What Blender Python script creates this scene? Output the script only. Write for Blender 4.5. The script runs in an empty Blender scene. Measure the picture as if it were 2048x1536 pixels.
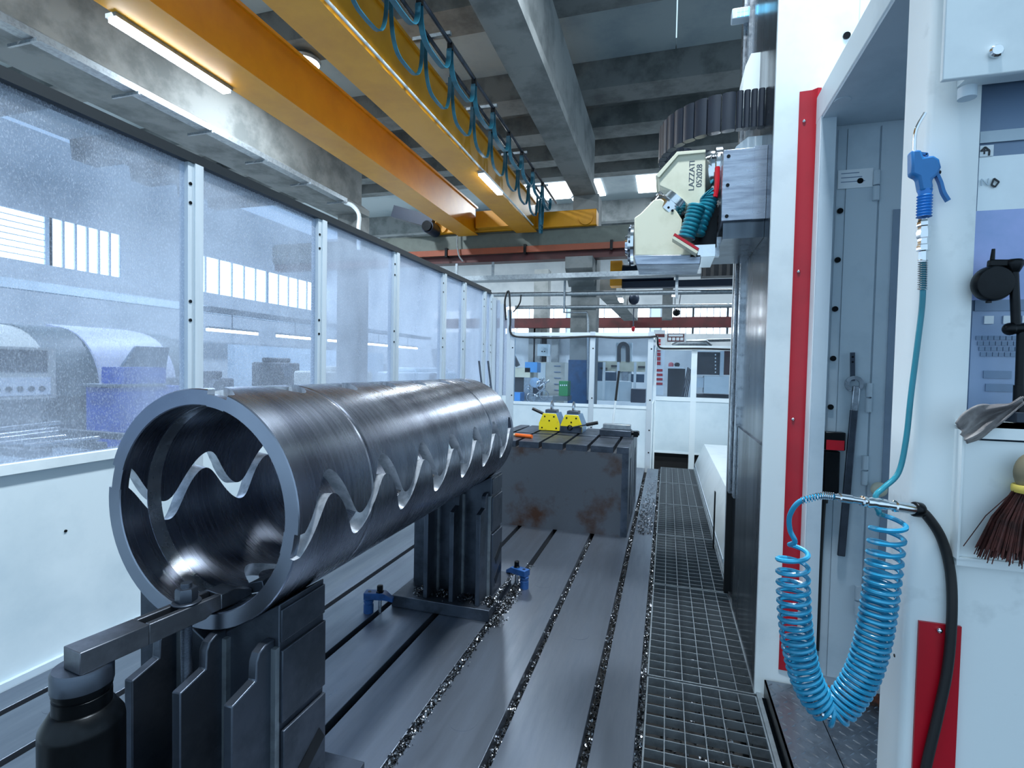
import bpy, math, random
from math import sin, cos, pi, radians
from mathutils import Vector, Matrix
random.seed(7)
SC = bpy.context.scene
COL = SC.collection

# ------------------------------------------------------------------ camera
FPX, CAMZ = 1036.46, 1.3
_yaw, _pit, _rol = .290184, -.031038, .020210
_f = Vector((-sin(_yaw)*cos(_pit), cos(_yaw)*cos(_pit), sin(_pit)))
_r0 = Vector((cos(_yaw), sin(_yaw), 0)); _u0 = _r0.cross(_f)
_r = cos(_rol)*_r0 + sin(_rol)*_u0; _u = -sin(_rol)*_r0 + cos(_rol)*_u0
cam = bpy.data.objects.new('camera', bpy.data.cameras.new('camera'))
COL.objects.link(cam)
cam.matrix_world = Matrix(((_r.x, _u.x, -_f.x, 0), (_r.y, _u.y, -_f.y, 0), (_r.z, _u.z, -_f.z, CAMZ), (0, 0, 0, 1)))
cam.data.sensor_width = 36; cam.data.lens = 36*FPX/2048; cam.data.clip_start = .02; cam.data.clip_end = 200
SC.camera = cam
SC.view_settings.view_transform = 'Standard'; SC.view_settings.look = 'None'
SC.view_settings.gamma = 1; SC.view_settings.use_curve_mapping = False
SC.view_settings.exposure = 0.72

def at(px, py, ax, val):
    """photo pixel -> point where its ray meets the plane x/y/z = val"""
    d = _f + _r*((px-1024)/FPX) - _u*((py-768)/FPX)
    i = 'xyz'.index(ax); c = Vector((0, 0, CAMZ))
    return c + d*((val-c[i])/d[i])

# ------------------------------------------------------------------ light
W = bpy.data.worlds.new('world'); SC.world = W; W.use_nodes = True
W.node_tree.nodes['Background'].inputs[0].default_value = (.55, .78, 1, 1)
W.node_tree.nodes['Background'].inputs[1].default_value = .8

def area(name, loc, sx, sy, power, rot=(0, 0, 0), color=(.84, .93, 1)):
    L = bpy.data.lights.new(name, 'AREA'); L.shape = 'RECTANGLE'; L.size = sx; L.size_y = sy
    L.energy = power; L.color = color
    o = bpy.data.objects.new(name, L); COL.objects.link(o); o.location = loc; o.rotation_euler = rot
    return o

# ------------------------------------------------------------------ materials
def lin(h):
    h = h.lstrip('#'); v = [int(h[i:i+2], 16)/255 for i in (0, 2, 4)]
    return [c/12.92 if c <= .04045 else ((c+.055)/1.055)**2.4 for c in v]
MATS = {}
def mat(name, color, rough=.5, metal=0., var=.12, scale=6., bump=0., bscale=60., stretch=(1, 1, 1), color2=None, lo=.45, hi=.62,
        spec=.5, emit=None, estr=0., rvar=0.):
    if name in MATS: return MATS[name]
    m = bpy.data.materials.new(name); m.use_nodes = True; MATS[name] = m
    N = m.node_tree.nodes; K = m.node_tree.links; B = N['Principled BSDF']
    c = lin(color); c2 = lin(color2) if color2 else [x*(1-var) for x in c]
    tc = N.new('ShaderNodeTexCoord'); mp = N.new('ShaderNodeMapping'); mp.inputs['Scale'].default_value = stretch
    K.new(tc.outputs['Object'], mp.inputs[0])
    nz = N.new('ShaderNodeTexNoise'); nz.inputs['Scale'].default_value = scale; nz.inputs['Detail'].default_value = 6
    nz.inputs['Roughness'].default_value = .62
    K.new(mp.outputs[0], nz.inputs['Vector'])
    rp = N.new('ShaderNodeValToRGB'); rp.color_ramp.elements[0].position = lo; rp.color_ramp.elements[1].position = hi
    rp.color_ramp.elements[0].color = (*c, 1); rp.color_ramp.elements[1].color = (*c2, 1)
    K.new(nz.outputs[0], rp.inputs[0]); K.new(rp.outputs[0], B.inputs['Base Color'])
    B.inputs['Roughness'].default_value = rough; B.inputs['Metallic'].default_value = metal
    B.inputs['Specular IOR Level'].default_value = spec
    if rvar:
        mr = N.new('ShaderNodeMapRange'); mr.inputs[1].default_value = .3; mr.inputs[2].default_value = .7
        mr.inputs[3].default_value = max(.02, rough-rvar); mr.inputs[4].default_value = min(1, rough+rvar)
        K.new(nz.outputs[0], mr.inputs[0]); K.new(mr.outputs[0], B.inputs['Roughness'])
    if bump:
        n2 = N.new('ShaderNodeTexNoise'); n2.inputs['Scale'].default_value = bscale; n2.inputs['Detail'].default_value = 4
        K.new(mp.outputs[0], n2.inputs['Vector'])
        bp = N.new('ShaderNodeBump'); bp.inputs['Strength'].default_value = bump; bp.inputs['Distance'].default_value = .004
        K.new(n2.outputs[0], bp.inputs['Height']); K.new(bp.outputs[0], B.inputs['Normal'])
    if emit:
        B.inputs['Emission Color'].default_value = (*lin(emit), 1); B.inputs['Emission Strength'].default_value = estr
    return m

def pane_mat(name, haze, hazevar, tint, scale, speck=0., rough=.5):
    """hazy plastic pane: clear film with grime and dried splashes"""
    m = bpy.data.materials.new(name); m.use_nodes = True; MATS[name] = m
    N = m.node_tree.nodes; K = m.node_tree.links; N.remove(N['Principled BSDF']); O = N['Material Output']
    tr = N.new('ShaderNodeBsdfTransparent'); tr.inputs[0].default_value = (*lin(tint), 1)
    df = N.new('ShaderNodeBsdfDiffuse'); df.inputs[0].default_value = (.82, .90, 1, 1)
    tl = N.new('ShaderNodeBsdfTranslucent'); tl.inputs[0].default_value = (.82, .90, 1, 1)
    dm = N.new('ShaderNodeMixShader'); dm.inputs[0].default_value = .6; K.new(df.outputs[0], dm.inputs[1]); K.new(tl.outputs[0], dm.inputs[2])
    tc = N.new('ShaderNodeTexCoord'); mp = N.new('ShaderNodeMapping'); K.new(tc.outputs['Object'], mp.inputs[0])
    mp.inputs['Scale'].default_value = (1, 1, .55)
    n1 = N.new('ShaderNodeTexNoise'); n1.inputs['Scale'].default_value = scale; n1.inputs['Detail'].default_value = 5; K.new(mp.outputs[0], n1.inputs['Vector'])
    a = N.new('ShaderNodeMapRange'); a.inputs[1].default_value = .32; a.inputs[2].default_value = .7
    a.inputs[3].default_value = haze-hazevar; a.inputs[4].default_value = haze+hazevar; K.new(n1.outputs[0], a.inputs[0])
    n2 = N.new('ShaderNodeTexNoise'); n2.inputs['Scale'].default_value = 170; n2.inputs['Detail'].default_value = 2; K.new(mp.outputs[0], n2.inputs['Vector'])
    b = N.new('ShaderNodeMapRange'); b.inputs[1].default_value = .5; b.inputs[2].default_value = .72; b.inputs[3].default_value = 0; b.inputs[4].default_value = speck
    K.new(n2.outputs[0], b.inputs[0])
    ad = N.new('ShaderNodeMath'); ad.operation = 'ADD'; ad.use_clamp = True; K.new(a.outputs[0], ad.inputs[0]); K.new(b.outputs[0], ad.inputs[1])
    m1 = N.new('ShaderNodeMixShader'); K.new(ad.outputs[0], m1.inputs[0]); K.new(tr.outputs[0], m1.inputs[1]); K.new(dm.outputs[0], m1.inputs[2])
    gl = N.new('ShaderNodeBsdfGlossy'); gl.inputs['Roughness'].default_value = .06
    lw = N.new('ShaderNodeLayerWeight'); fr = N.new('ShaderNodeMath'); fr.operation = 'POWER'; fr.inputs[1].default_value = 5; K.new(lw.outputs['Facing'], fr.inputs[0])
    fm = N.new('ShaderNodeMath'); fm.operation = 'MULTIPLY'; fm.inputs[1].default_value = .35; K.new(fr.outputs[0], fm.inputs[0]); fr = fm
    m2 = N.new('ShaderNodeMixShader'); K.new(fr.outputs[0], m2.inputs[0]); K.new(m1.outputs[0], m2.inputs[1]); K.new(gl.outputs[0], m2.inputs[2])
    K.new(m2.outputs[0], O.inputs[0])
    return m

WHITE = mat('white_paint', '#dbe6ea', .42, 0, color2='#c3d0d6', scale=2.2, lo=.5, hi=.75, bump=.02)
WHITE_DIRTY = mat('white_paint_stained', '#e2eaec', .5, 0, color2='#8d979b', scale=3.2, lo=.56, hi=.86, bump=.04)
PANEL = mat('pale_panel', '#cfdde3', .45, 0, color2='#b6c8d1', scale=1.6, lo=.45, hi=.75)
GREYP = mat('grey_blue_paint', '#b9c9d4', .5, 0, color2='#a2b5c2', scale=3, lo=.5, hi=.75, bump=.02)
ALU = mat('alu_profile', '#c8d3da', .38, .35, var=.12, scale=9, stretch=(1, 1, .05))
DARKRAIL = mat('dark_rail', '#20272c', .45, .5)
CONC = mat('concrete', '#6f7474', .85, 0, color2='#535959', scale=1.6, bump=.25, bscale=18)
CONC_L = mat('concrete_pale', '#858a8a', .85, 0, color2='#666c6d', scale=1.3, bump=.2, bscale=22)
ROOFP = mat('roof_panel', '#97a3a6', .6, 0, color2='#86949a', scale=.8)
YELLOW = mat('crane_yellow', '#d2920c', .42, 0, color2='#bd7d06', scale=1.4, lo=.4, hi=.75, bump=.02)
RUNWAY = mat('runway_grey_green', '#5d6560', .55, .2)
DKRED = mat('dark_red_paint', '#460e12', .5, 0, color2='#340a0c', scale=2)
ORANGE = mat('conductor_orange', '#8a4226', .5, 0)
TEAL = mat('teal_cable', '#1b6278', .42, 0, var=.25, scale=12)
TEALH = mat('teal_hose', '#1d7f92', .28, 0, var=.15)
BLUEH = mat('blue_hose', '#2a90b8', .25, 0, var=.12)
BLACK = mat('black_rubber', '#14171a', .5, 0, var=.3)
BLACKM = mat('black_metal', '#15191d', .32, .7, var=.3, scale=20)
STEEL = mat('bed_steel', '#848d9a', .36, .9, color2='#6a7482', scale=2.4, lo=.4, hi=.7, bump=.03, bscale=160, stretch=(3, .35, 1), rvar=.1)
STEELD = mat('dark_steel', '#535b67', .42, .85, color2='#3d444e', scale=5, bump=.06, bscale=80, rvar=.1)
STEELR = mat('rusty_steel', '#5b6067', .5, .7, color2='#4b3428', scale=3.2, lo=.5, hi=.68, bump=.12, bscale=50)
STEELB = mat('bright_steel', '#c3c9d0', .24, .95, color2='#a4abb3', scale=30, rvar=.1, bump=.05, bscale=150)
CHROME = mat('chrome', '#dde2e6', .12, 1., var=.1)
WAY = mat('way_steel', '#5d666f', .24, .9, color2='#434b54', scale=3, stretch=(1, 1, .12), rvar=.1)
BRUSH = mat('brushed_plate', '#a9b2c0', .32, .85, color2='#8a94a4', scale=14, stretch=(.3, 1, 3), rvar=.1)
RED = mat('signal_red', '#b3041f', .38, 0, var=.1)
REDT = mat('red_trim', '#a80f23', .35, 0, var=.12)
CREAM = mat('head_cream', '#d2d2bd', .5, 0, color2='#bdbda6', scale=3, bump=.04)
BLUEC = mat('clamp_blue', '#1f4d86', .45, .1, color2='#163c6d', scale=18)
MAGY = mat('magnet_yellow', '#e6d014', .45, 0, color2='#b79c10', scale=22, lo=.58, hi=.75)
MAGB = mat('magnet_blue_grey', '#6f8ba6', .4, .4)
BROWNB = mat('broom_bristle', '#4a2420', .75, 0, color2='#2c1412', scale=40)
BROOMH = mat('broom_handle', '#77705a', .7, 0, var=.2)
STRAW = mat('broom_binding', '#b8a64a', .6, 0)
RAG = mat('grey_rag', '#918d8c', .9, 0, color2='#6d696a', scale=12, bump=.6, bscale=70)
CHAINM = mat('chain_plastic', '#1d2633', .38, 0, var=.2)
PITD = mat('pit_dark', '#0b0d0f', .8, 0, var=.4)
GALV = mat('galvanised', '#97a1a8', .42, .75, var=.25, scale=20)
LAMP = mat('lamp_glow', '#ffffff', .5, 0, emit='#eaf4ff', estr=16)
WINDOW = mat('window_daylight', '#ffffff', .5, 0, emit='#eaf5ff', estr=3.5)
BLUEL = mat('beacon_glow', '#6fd8ff', .3, 0, emit='#58cbff', estr=3)
BLUEBIN = mat('cobalt_blue', '#0b46b0', .5, 0, var=.2)
BLUEPAINT = mat('pillar_blue', '#0a4a78', .55, 0, color2='#073a60', scale=5)
MACHG = mat('machine_green_grey', '#5a686c', .5, 0, var=.2, scale=2)
MACHB = mat('machine_beige', '#c0c3bb', .5, 0, var=.1, scale=2)
MACHD = mat('machine_dark', '#2a3138', .5, .2, var=.3, scale=6)
GREEN = mat('green_bin', '#1f8a4a', .5, 0)
HWALL = mat('hall_wall', '#c9ced0', .7, 0, color2='#b4bbbf', scale=.7)
FLOORM = mat('hall_floor', '#7f8990', .35, 0, color2='#667078', scale=1.2)
CHIP = mat('steel_chips', '#8a8f96', .25, .9, color2='#2b2d30', scale=60, lo=.4, hi=.55)
PAPER = mat('paper', '#dfe8ee', .7, 0, var=.05)
SCREENW = mat('window_film_bright', '#e8f2f6', .25, 0, var=.05)
LAVEN = mat('window_film_lavender', '#a4b2e4', .22, 0, color2='#8fa6d6', scale=4)
SLATE = mat('control_slate', '#7189a6', .35, 0, var=.15)
DPLATE = mat('diamond_plate', '#77818c', .36, .8, color2='#5a636e', scale=9, rvar=.1)
BROWNSIGN = mat('sign_brown', '#5b1f24', .6, 0)
ORGRIP = mat('orange_grip', '#e2641c', .5, 0)
WOOD = mat('pale_wood', '#c9b08c', .6, 0)
NAVY = mat('motor_blue', '#0d2138', .45, .2)
PANE_D = pane_mat('pane_dirty', .20, .12, '#d2dae6', 1.6, .2)
PANE_M = pane_mat('pane_hazy', .30, .14, '#d3dbe8', 1.4, .1)
PANE_C = pane_mat('pane_clear', .03, .015, '#e4eef8', 1.5, .02)

def tube_mat():
    m = bpy.data.materials.new('turned_steel'); m.use_nodes = True; MATS['turned_steel'] = m
    N = m.node_tree.nodes; K = m.node_tree.links; B = N['Principled BSDF']
    tc = N.new('ShaderNodeTexCoord'); mp = N.new('ShaderNodeMapping'); mp.inputs['Scale'].default_value = (.6, 90, .6)
    K.new(tc.outputs['Object'], mp.inputs[0])
    n = N.new('ShaderNodeTexNoise'); n.inputs['Scale'].default_value = 1.3; n.inputs['Detail'].default_value = 5; K.new(mp.outputs[0], n.inputs['Vector'])
    mp2 = N.new('ShaderNodeMapping'); mp2.inputs['Scale'].default_value = (1, 3, 1); K.new(tc.outputs['Object'], mp2.inputs[0])
    n2 = N.new('ShaderNodeTexNoise'); n2.inputs['Scale'].default_value = 2.2; n2.inputs['Detail'].default_value = 4; K.new(mp2.outputs[0], n2.inputs['Vector'])
    rp = N.new('ShaderNodeValToRGB'); rp.color_ramp.elements[0].position = .35; rp.color_ramp.elements[1].position = .7
    rp.color_ramp.elements[0].color = (*lin('#8f97a5'), 1); rp.color_ramp.elements[1].color = (*lin('#666d7c'), 1)
    K.new(n2.outputs[0], rp.inputs[0]); K.new(rp.outputs[0], B.inputs['Base Color'])
    B.inputs['Metallic'].default_value = 1
    mr = N.new('ShaderNodeMapRange'); mr.inputs[1].default_value = .3; mr.inputs[2].default_value = .7; mr.inputs[3].default_value = .25; mr.inputs[4].default_value = .295
    K.new(n.outputs[0], mr.inputs[0]); K.new(mr.outputs[0], B.inputs['Roughness'])
    bp = N.new('ShaderNodeBump'); bp.inputs['Strength'].default_value = .015; bp.inputs['Distance'].default_value = .0003
    K.new(n.outputs[0], bp.inputs['Height']); K.new(bp.outputs[0], B.inputs['Normal'])
    return m
TUBEM = tube_mat()

# ------------------------------------------------------------------ mesh helpers
class MB:
    def __init__(s): s.v = []; s.f = []
    def quad(s, *p):
        i = len(s.v); s.v += [tuple(q) for q in p]; s.f.append(tuple(range(i, i+len(p)))); return s
    def box(s, x0, x1, y0, y1, z0, z1):
        i = len(s.v)
        s.v += [(x0, y0, z0), (x1, y0, z0), (x1, y1, z0), (x0, y1, z0), (x0, y0, z1), (x1, y0, z1), (x1, y1, z1), (x0, y1, z1)]
        for q in ((0, 3, 2, 1), (4, 5, 6, 7), (0, 1, 5, 4), (1, 2, 6, 5), (2, 3, 7, 6), (3, 0, 4, 7)): s.f.append(tuple(i+k for k in q))
        return s
    def cube(s, c, d): return s.box(c[0]-d[0]/2, c[0]+d[0]/2, c[1]-d[1]/2, c[1]+d[1]/2, c[2]-d[2]/2, c[2]+d[2]/2)
    def bar(s, a, b, w, h, up=(0, 0, 1)):
        """box beam from a to b, w across, h along up"""
        a, b = Vector(a), Vector(b); d = (b-a).normalized(); u = Vector(up)
        r = d.cross(u).normalized(); u = r.cross(d).normalized(); i = len(s.v)
        for p in (a, b):
            for sr, su in ((-1, -1), (1, -1), (1, 1), (-1, 1)): s.v.append(tuple(p + r*(sr*w/2) + u*(su*h/2)))
        for q in ((0, 1, 2, 3), (7, 6, 5, 4), (0, 4, 5, 1), (1, 5, 6, 2), (2, 6, 7, 3), (3, 7, 4, 0)): s.f.append(tuple(i+k for k in q))
        return s
    def prism(s, poly, ax, a, b):
        """polygon in the plane normal to ax (poly = remaining two coordinates), extruded a..b"""
        n = len(poly); i = len(s.v)
        def P(u, w, t): return {'x': (t, u, w), 'y': (u, t, w), 'z': (u, w, t)}[ax]
        for t in (a, b):
            for (u, w) in poly: s.v.append(P(u, w, t))
        s.f.append(tuple(range(i, i+n))); s.f.append(tuple(range(i+2*n-1, i+n-1, -1)))
        for k in range(n): s.f.append((i+k, i+(k+1) % n, i+n+(k+1) % n, i+n+k))
        return s
    def rings(s, rs, cap=True, closed=False):
        n = len(rs[0]); i = len(s.v)
        for r in rs: s.v += [tuple(p) for p in r]
        m = len(rs)
        for k in range(m if closed else m-1):
            for j in range(n):
                s.f.append((i+k*n+j, i+k*n+(j+1) % n, i+((k+1) % m)*n+(j+1) % n, i+((k+1) % m)*n+j))
        if cap and not closed:
            s.f.append(tuple(i+j for j in range(n-1, -1, -1))); s.f.append(tuple(i+(m-1)*n+j for j in range(n)))
        return s
    def cyl(s, a, b, r, r2=None, n=20):
        a, b = Vector(a), Vector(b); r2 = r if r2 is None else r2; d = (b-a).normalized()
        u = d.orthogonal().normalized(); w = d.cross(u)
        return s.rings([[p+(u*cos(2*pi*k/n)+w*sin(2*pi*k/n))*q for k in range(n)] for p, q in ((a, r), (b, r2))])
    def lathe(s, c, d, prof, n=28):
        """profile [(t, r)] along axis d from c"""
        c = Vector(c); d = Vector(d).normalized(); u = d.orthogonal().normalized(); w = d.cross(u)
        return s.rings([[c+d*t+(u*cos(2*pi*k/n)+w*sin(2*pi*k/n))*max(r, 1e-4) for k in range(n)] for t, r in prof])
    def sweep(s, pts, r, n=8, closed=False, flat=None):
        pts = [Vector(p) for p in pts]; rs = []; prev = None
        for k, p in enumerate(pts):
            d = (pts[min(k+1, len(pts)-1)] - pts[max(k-1, 0)])
            if closed: d = pts[(k+1) % len(pts)] - pts[k-1]
            d.normalize()
            u = d.orthogonal().normalized() if prev is None else (prev - d*prev.dot(d)).normalized()
            if flat: u = (Vector(flat) - d*Vector(flat).dot(d)).normalized()
            prev = u; w = d.cross(u); rr = r[k] if isinstance(r, (list, tuple)) and not flat else r
            if flat: rs.append([p+u*(a*r[0])+w*(b*r[1]) for a, b in ((-1, -1), (1, -1), (1, 1), (-1, 1))])
            else: rs.append([p+(u*cos(2*pi*j/n)+w*sin(2*pi*j/n))*rr for j in range(n)])
        return s.rings(rs, closed=closed)
    def ball(s, c, r, n=16, m=10, sc=(1, 1, 1)):
        c = Vector(c)
        return s.rings([[c+Vector((r*sc[0]*sin(t)*cos(2*pi*k/n), r*sc[1]*sin(t)*sin(2*pi*k/n), r*sc[2]*cos(t))) for k in range(n)]
                        for t in [.02+(pi-.04)*j/m for j in range(m+1)]])
    def build(s, name, m, parent=None, smooth=True, bevel=0., loc=None):
        me = bpy.data.meshes.new(name); me.from_pydata(s.v, [], s.f); me.validate(); me.update()
        bmfix(me)
        me.materials.append(m)
        if smooth:
            for p in me.polygons: p.use_smooth = True
            me.set_sharp_from_angle(angle=radians(38))
        o = bpy.data.objects.new(name, me); COL.objects.link(o)
        if parent is not None: attach(o, parent)
        if bevel:
            b = o.modifiers.new('bevel', 'BEVEL'); b.width = bevel; b.segments = 2; b.limit_method = 'ANGLE'; b.angle_limit = radians(40)
            b.harden_normals = False
        return o
def bmfix(me):
    import bmesh
    b = bmesh.new(); b.from_mesh(me); bmesh.ops.recalc_face_normals(b, faces=b.faces); b.to_mesh(me); b.free()
def attach(o, parent):
    o.parent = parent
    o.matrix_parent_inverse = Matrix.Translation(-parent.location) if parent.type == 'EMPTY' else Matrix.Identity(4)
def tag(o, label=None, cat=None, group=None, kind=None):
    if label: o['label'] = label
    if cat: o['category'] = cat
    if group: o['group'] = group
    if kind: o['kind'] = kind
    return o
def thing(name, label, cat, loc=(0, 0, 0), group=None):
    o = bpy.data.objects.new(name, None); COL.objects.link(o); o.location = loc; o.empty_display_size = .1
    return tag(o, label, cat, group)
def struct(name, loc=(0, 0, 0)):
    o = bpy.data.objects.new(name, None); COL.objects.link(o); o.location = loc; o['kind'] = 'structure'; return o
def copy_tree(o, delta, parent=None):
    c = o.copy(); COL.objects.link(c)
    if parent is None: c.location = Vector(o.location)+Vector(delta)
    else: c.parent = parent; c.matrix_parent_inverse = o.matrix_parent_inverse.copy()
    for ch in [x for x in bpy.data.objects if x.parent == o]: copy_tree(ch, delta, c)
    return c
def clone(o, delta):
    """another piece like o under the same parent"""
    c = o.copy(); COL.objects.link(c); c.location = Vector(o.location)+Vector(delta); return c
def spline(pts, n=12):
    pts = [Vector(p) for p in pts]; out = []
    P = [2*pts[0]-pts[1]]+pts+[2*pts[-1]-pts[-2]]
    for i in range(1, len(P)-2):
        for k in range(n):
            t = k/n; a, b, c, d = P[i-1], P[i], P[i+1], P[i+2]
            out.append(.5*((2*b)+(c-a)*t+(2*a-5*b+4*c-d)*t*t+(3*b-a-3*c+d)*t**3))
    return out+[pts[-1]]
def text(name, body, size, loc, rot, m, parent, align='CENTER'):
    c = bpy.data.curves.new(name, 'FONT'); c.body = body; c.size = size; c.extrude = .0006; c.align_x = align; c.align_y = 'CENTER'
    o = bpy.data.objects.new(name, c); COL.objects.link(o); c.materials.append(m)
    o.location = loc; o.rotation_euler = rot
    bpy.context.view_layer.update(); me = bpy.data.meshes.new_from_object(o.evaluated_get(bpy.context.evaluated_depsgraph_get()))
    bpy.data.objects.remove(o); o = bpy.data.objects.new(name, me); COL.objects.link(o); o.location = loc; o.rotation_euler = rot
    if not me.materials: me.materials.append(m)
    if parent is not None: attach(o, parent)
    return o

# ================================================================== SETTING
fl = struct('floor')
MB().box(-26, -2.52, -4, 34, -.35, -.3).build('floor_slab', FLOORM, fl)
MB().box(-2.52, 10, 8.2, 34, -.35, -.3).build('floor_slab', FLOORM, fl)
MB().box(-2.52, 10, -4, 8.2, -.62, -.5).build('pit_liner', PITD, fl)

cl = struct('ceiling')
ZR = 7.35
for y0, y1 in ((-4, 3.6), (4.3, 7.5), (8.3, 10.35)):
    for k in range(8):
        MB().box(-16+k*4, -16+k*4+3.98, y0, y1, ZR, ZR+.08).build('roof_panel', ROOFP, cl)
for (y, w) in ((3.6, .7), (7.5, .8), (10.35, .8), (12.0, .8), (13.6, .6), (14.8, .5)):
    b = MB(); b.prism([(y, ZR+.2), (y+.08, 6.85), (y+w-.08, 6.85), (y+w, ZR+.2)], 'x', -16, 12)
    b.build('concrete_rib', CONC, cl)
for y0, y1 in ((11.1, 12.0), (12.75, 13.6), (14.15, 14.8)):
    MB().box(-16, 12, y0, y1, 7.25, 7.35).build('concrete_plank', CONC, cl)
MB().box(-16, 12, 15.3, 34, 7.9, 8).build('roof_slab', ROOFP, cl)
for y in (20.6, 23.2):
    MB().box(-14, 12, y, y+.35, 7.1, 7.9).build('concrete_rib', CONC_L, cl)
# long beams
for x0, x1, z in ((-2.24, -1.71, 5.39), (-8.85, -7.94, 5.35)):
    b = MB(); b.prism([(x0, z), (x1, z), (x1, z+.16), (x1-.1 if x1 > -5 else x1-.25, z+.34), (x1-.1 if x1 > -5 else x1-.25, 6.86), (x0+.1, 6.86), (x0+.1, z+.34), (x0, z+.16)], 'y', -4, 12.6)
    b.build('concrete_beam', CONC_L, cl)
# pillars of the hall
wb = struct('wall_back')
pil = MB().box(-2.24, -1.64, 12.25, 12.85, -.3, 5.4).build('pillar', CONC_L, wb)
MB().box(-2.26, -1.74, 12.235, 12.25, -.3, 1.52).build('painted_board', BLUEPAINT, pil)
b = MB(); b.prism([(12.25, 3.25), (12.25, 3.86), (11.75, 3.86), (11.75, 3.6)], 'x', -2.3, -1.68); b.build('corbel', CONC_L, pil)
for x in (-8.7, -5.4, 3.5):
    MB().box(x, x+.6, 12.25 if x != -5.4 else 21, 12.85 if x != -5.4 else 21.5, -.3, 5.4).build('pillar', CONC_L, wb)
# back wall and its windows
YB = 24
MB().box(-26, 14, YB, YB+.3, -.3, 2.95).build('wall_panel', HWALL, wb)
MB().box(-26, 14, YB, YB+.3, 4.25, 8).build('wall_panel', HWALL, wb)
for k, (xa, xb) in enumerate(((-7.6, -4.6), (-4.2, -.8), (-.3, 1.0), (1.05, 2.4), (2.45, 4.2), (4.25, 6.5))):
    w = MB().box(xa, xb, YB+.1, YB+.16, 2.95, 4.25).build('window_pane', WINDOW, wb)
    g = MB()
    for q in range(1, 5): g.box(xa+(xb-xa)*q/5-.02, xa+(xb-xa)*q/5+.02, YB+.06, YB+.1, 2.95, 4.25)
    g.box(xa-.05, xa+.03, YB+.03, YB+.1, 2.95, 4.25); g.box(xb-.03, xb+.05, YB+.03, YB+.1, 2.95, 4.25); g.build('mullion', GREYP, w)
for xa, xb in ((-26, -7.7), (6.6, 14)):
    MB().box(xa, xb, YB, YB+.3, 2.95, 4.25).build('wall_panel', HWALL, wb)
# left hall wall with two long windows
wl = struct('wall_left')
XL = -18
MB().box(XL-.3, XL, -4, 34, -.3, 4.12).build('wall_panel', HWALL, wl)
MB().box(XL-.3, XL, -4, 34, 5.56, 8).build('wall_panel', HWALL, wl)
for ya, yb in ((-4, 7.2), (13.25, 16), (24.2, 34)):
    MB().box(XL-.3, XL, ya, yb, 4.12, 5.56).build('wall_panel', HWALL, wl)
for ya, yb, kind in ((7.2, 11.05, 'h'), (11.15, 13.25, 'v'), (16, 20, 'v'), (20.1, 24.2, 'v')):
    w = MB().box(XL-.12, XL-.08, ya, yb, 4.12, 5.56).build('window_pane', WINDOW, wl)
    g = MB()
    if kind == 'v':
        n = 6
        for q in range(n+1): g.box(XL-.08, XL-.02, ya+(yb-ya)*q/n-.035, ya+(yb-ya)*q/n+.035, 4.12, 5.56)
    else:
        for q in range(9): g.box(XL-.08, XL-.04, ya, yb, 4.12+1.44*q/8-.012, 4.12+1.44*q/8+.012)
        g.box(XL-.08, XL-.02, yb-.05, yb+.15, 4.12, 5.56)
    g.build('mullion', GREYP, w)

# ================================================================== ENCLOSURE PARTITIONS
XP = -2.473
part = thing('glazed_partition', 'long white framed safety partition with hazy plastic panes along the slotted bed', 'partition', (XP, 4, 0))
posts = [1.07, 2.15, 3.216, 4.303, 5.39, 6.0, 6.75, 7.05]
ys = [-.3]+posts
MB().box(XP-.05, XP+.04, -.3, 7.05, 2.352, 2.375).build('top_rail', DARKRAIL, part)
MB().box(XP-.05, XP+.03, -.3, 7.05, 2.375, 2.405).build('top_channel', DARKRAIL, part)
MB().box(XP-.02, XP+.035, -.3, 7.05, .845, .885).build('sill', WHITE, part)
MB().box(XP-.03, XP+.03, -.3, 7.05, -.02, .03).build('bottom_rail', GREYP, part)
pw = .05
p0 = None; q0 = None
for y in posts:
    b = MB().box(XP-.03, XP+.028, y, y+.052, 0, 2.352).box(XP-.03, XP+.04, y+.034, y+.085, 0, 2.352)
    po = b.build('post', ALU, part)
    for z in (2.24, 2.14, 1.62, 1.52, 1.05):
        MB().cyl((XP+.028, y+.014, z), (XP+.032, y+.014, z), .009, n=10).build('bolt', BLACKM, po)
for k in range(len(ys)-1):
    ya, yb = ys[k]+.05, ys[k+1]+.02
    MB().box(XP-.004, XP+.004, ya, yb, .885, 2.352).build('pane', PANE_D if k < 3 else PANE_M, part)
    pl = MB().box(XP-.012, XP+.012, ya, yb, .03, .845).build('lower_panel', PANEL, part)
    MB().cyl((XP+.012, ya+.45, .56), (XP+.016, ya+.45, .56), .006, n=8).build('rivet', BLACKM, pl)
# cable channel on the beam above the partition is further away (hall beam)
tray = thing('cable_tray', 'galvanised cable tray running below the long concrete beam over the partition', 'cable tray', (-7.85, 5, 5.3))
MB().box(-7.92, -7.72, -2, 11.255, 5.32, 5.34).build('tray_floor', GALV, tray)
MB().box(-7.74, -7.72, -2, 11.255, 5.34, 5.42).build('tray_side', GALV, tray)
c0 = MB().box(-8.2, -7.66, 4.6, 4.63, 5.27, 5.31).build('tray_bracket', GALV, tray)
for k in range(1, 6): clone(c0, (0, 1.3*k, 0))

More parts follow.
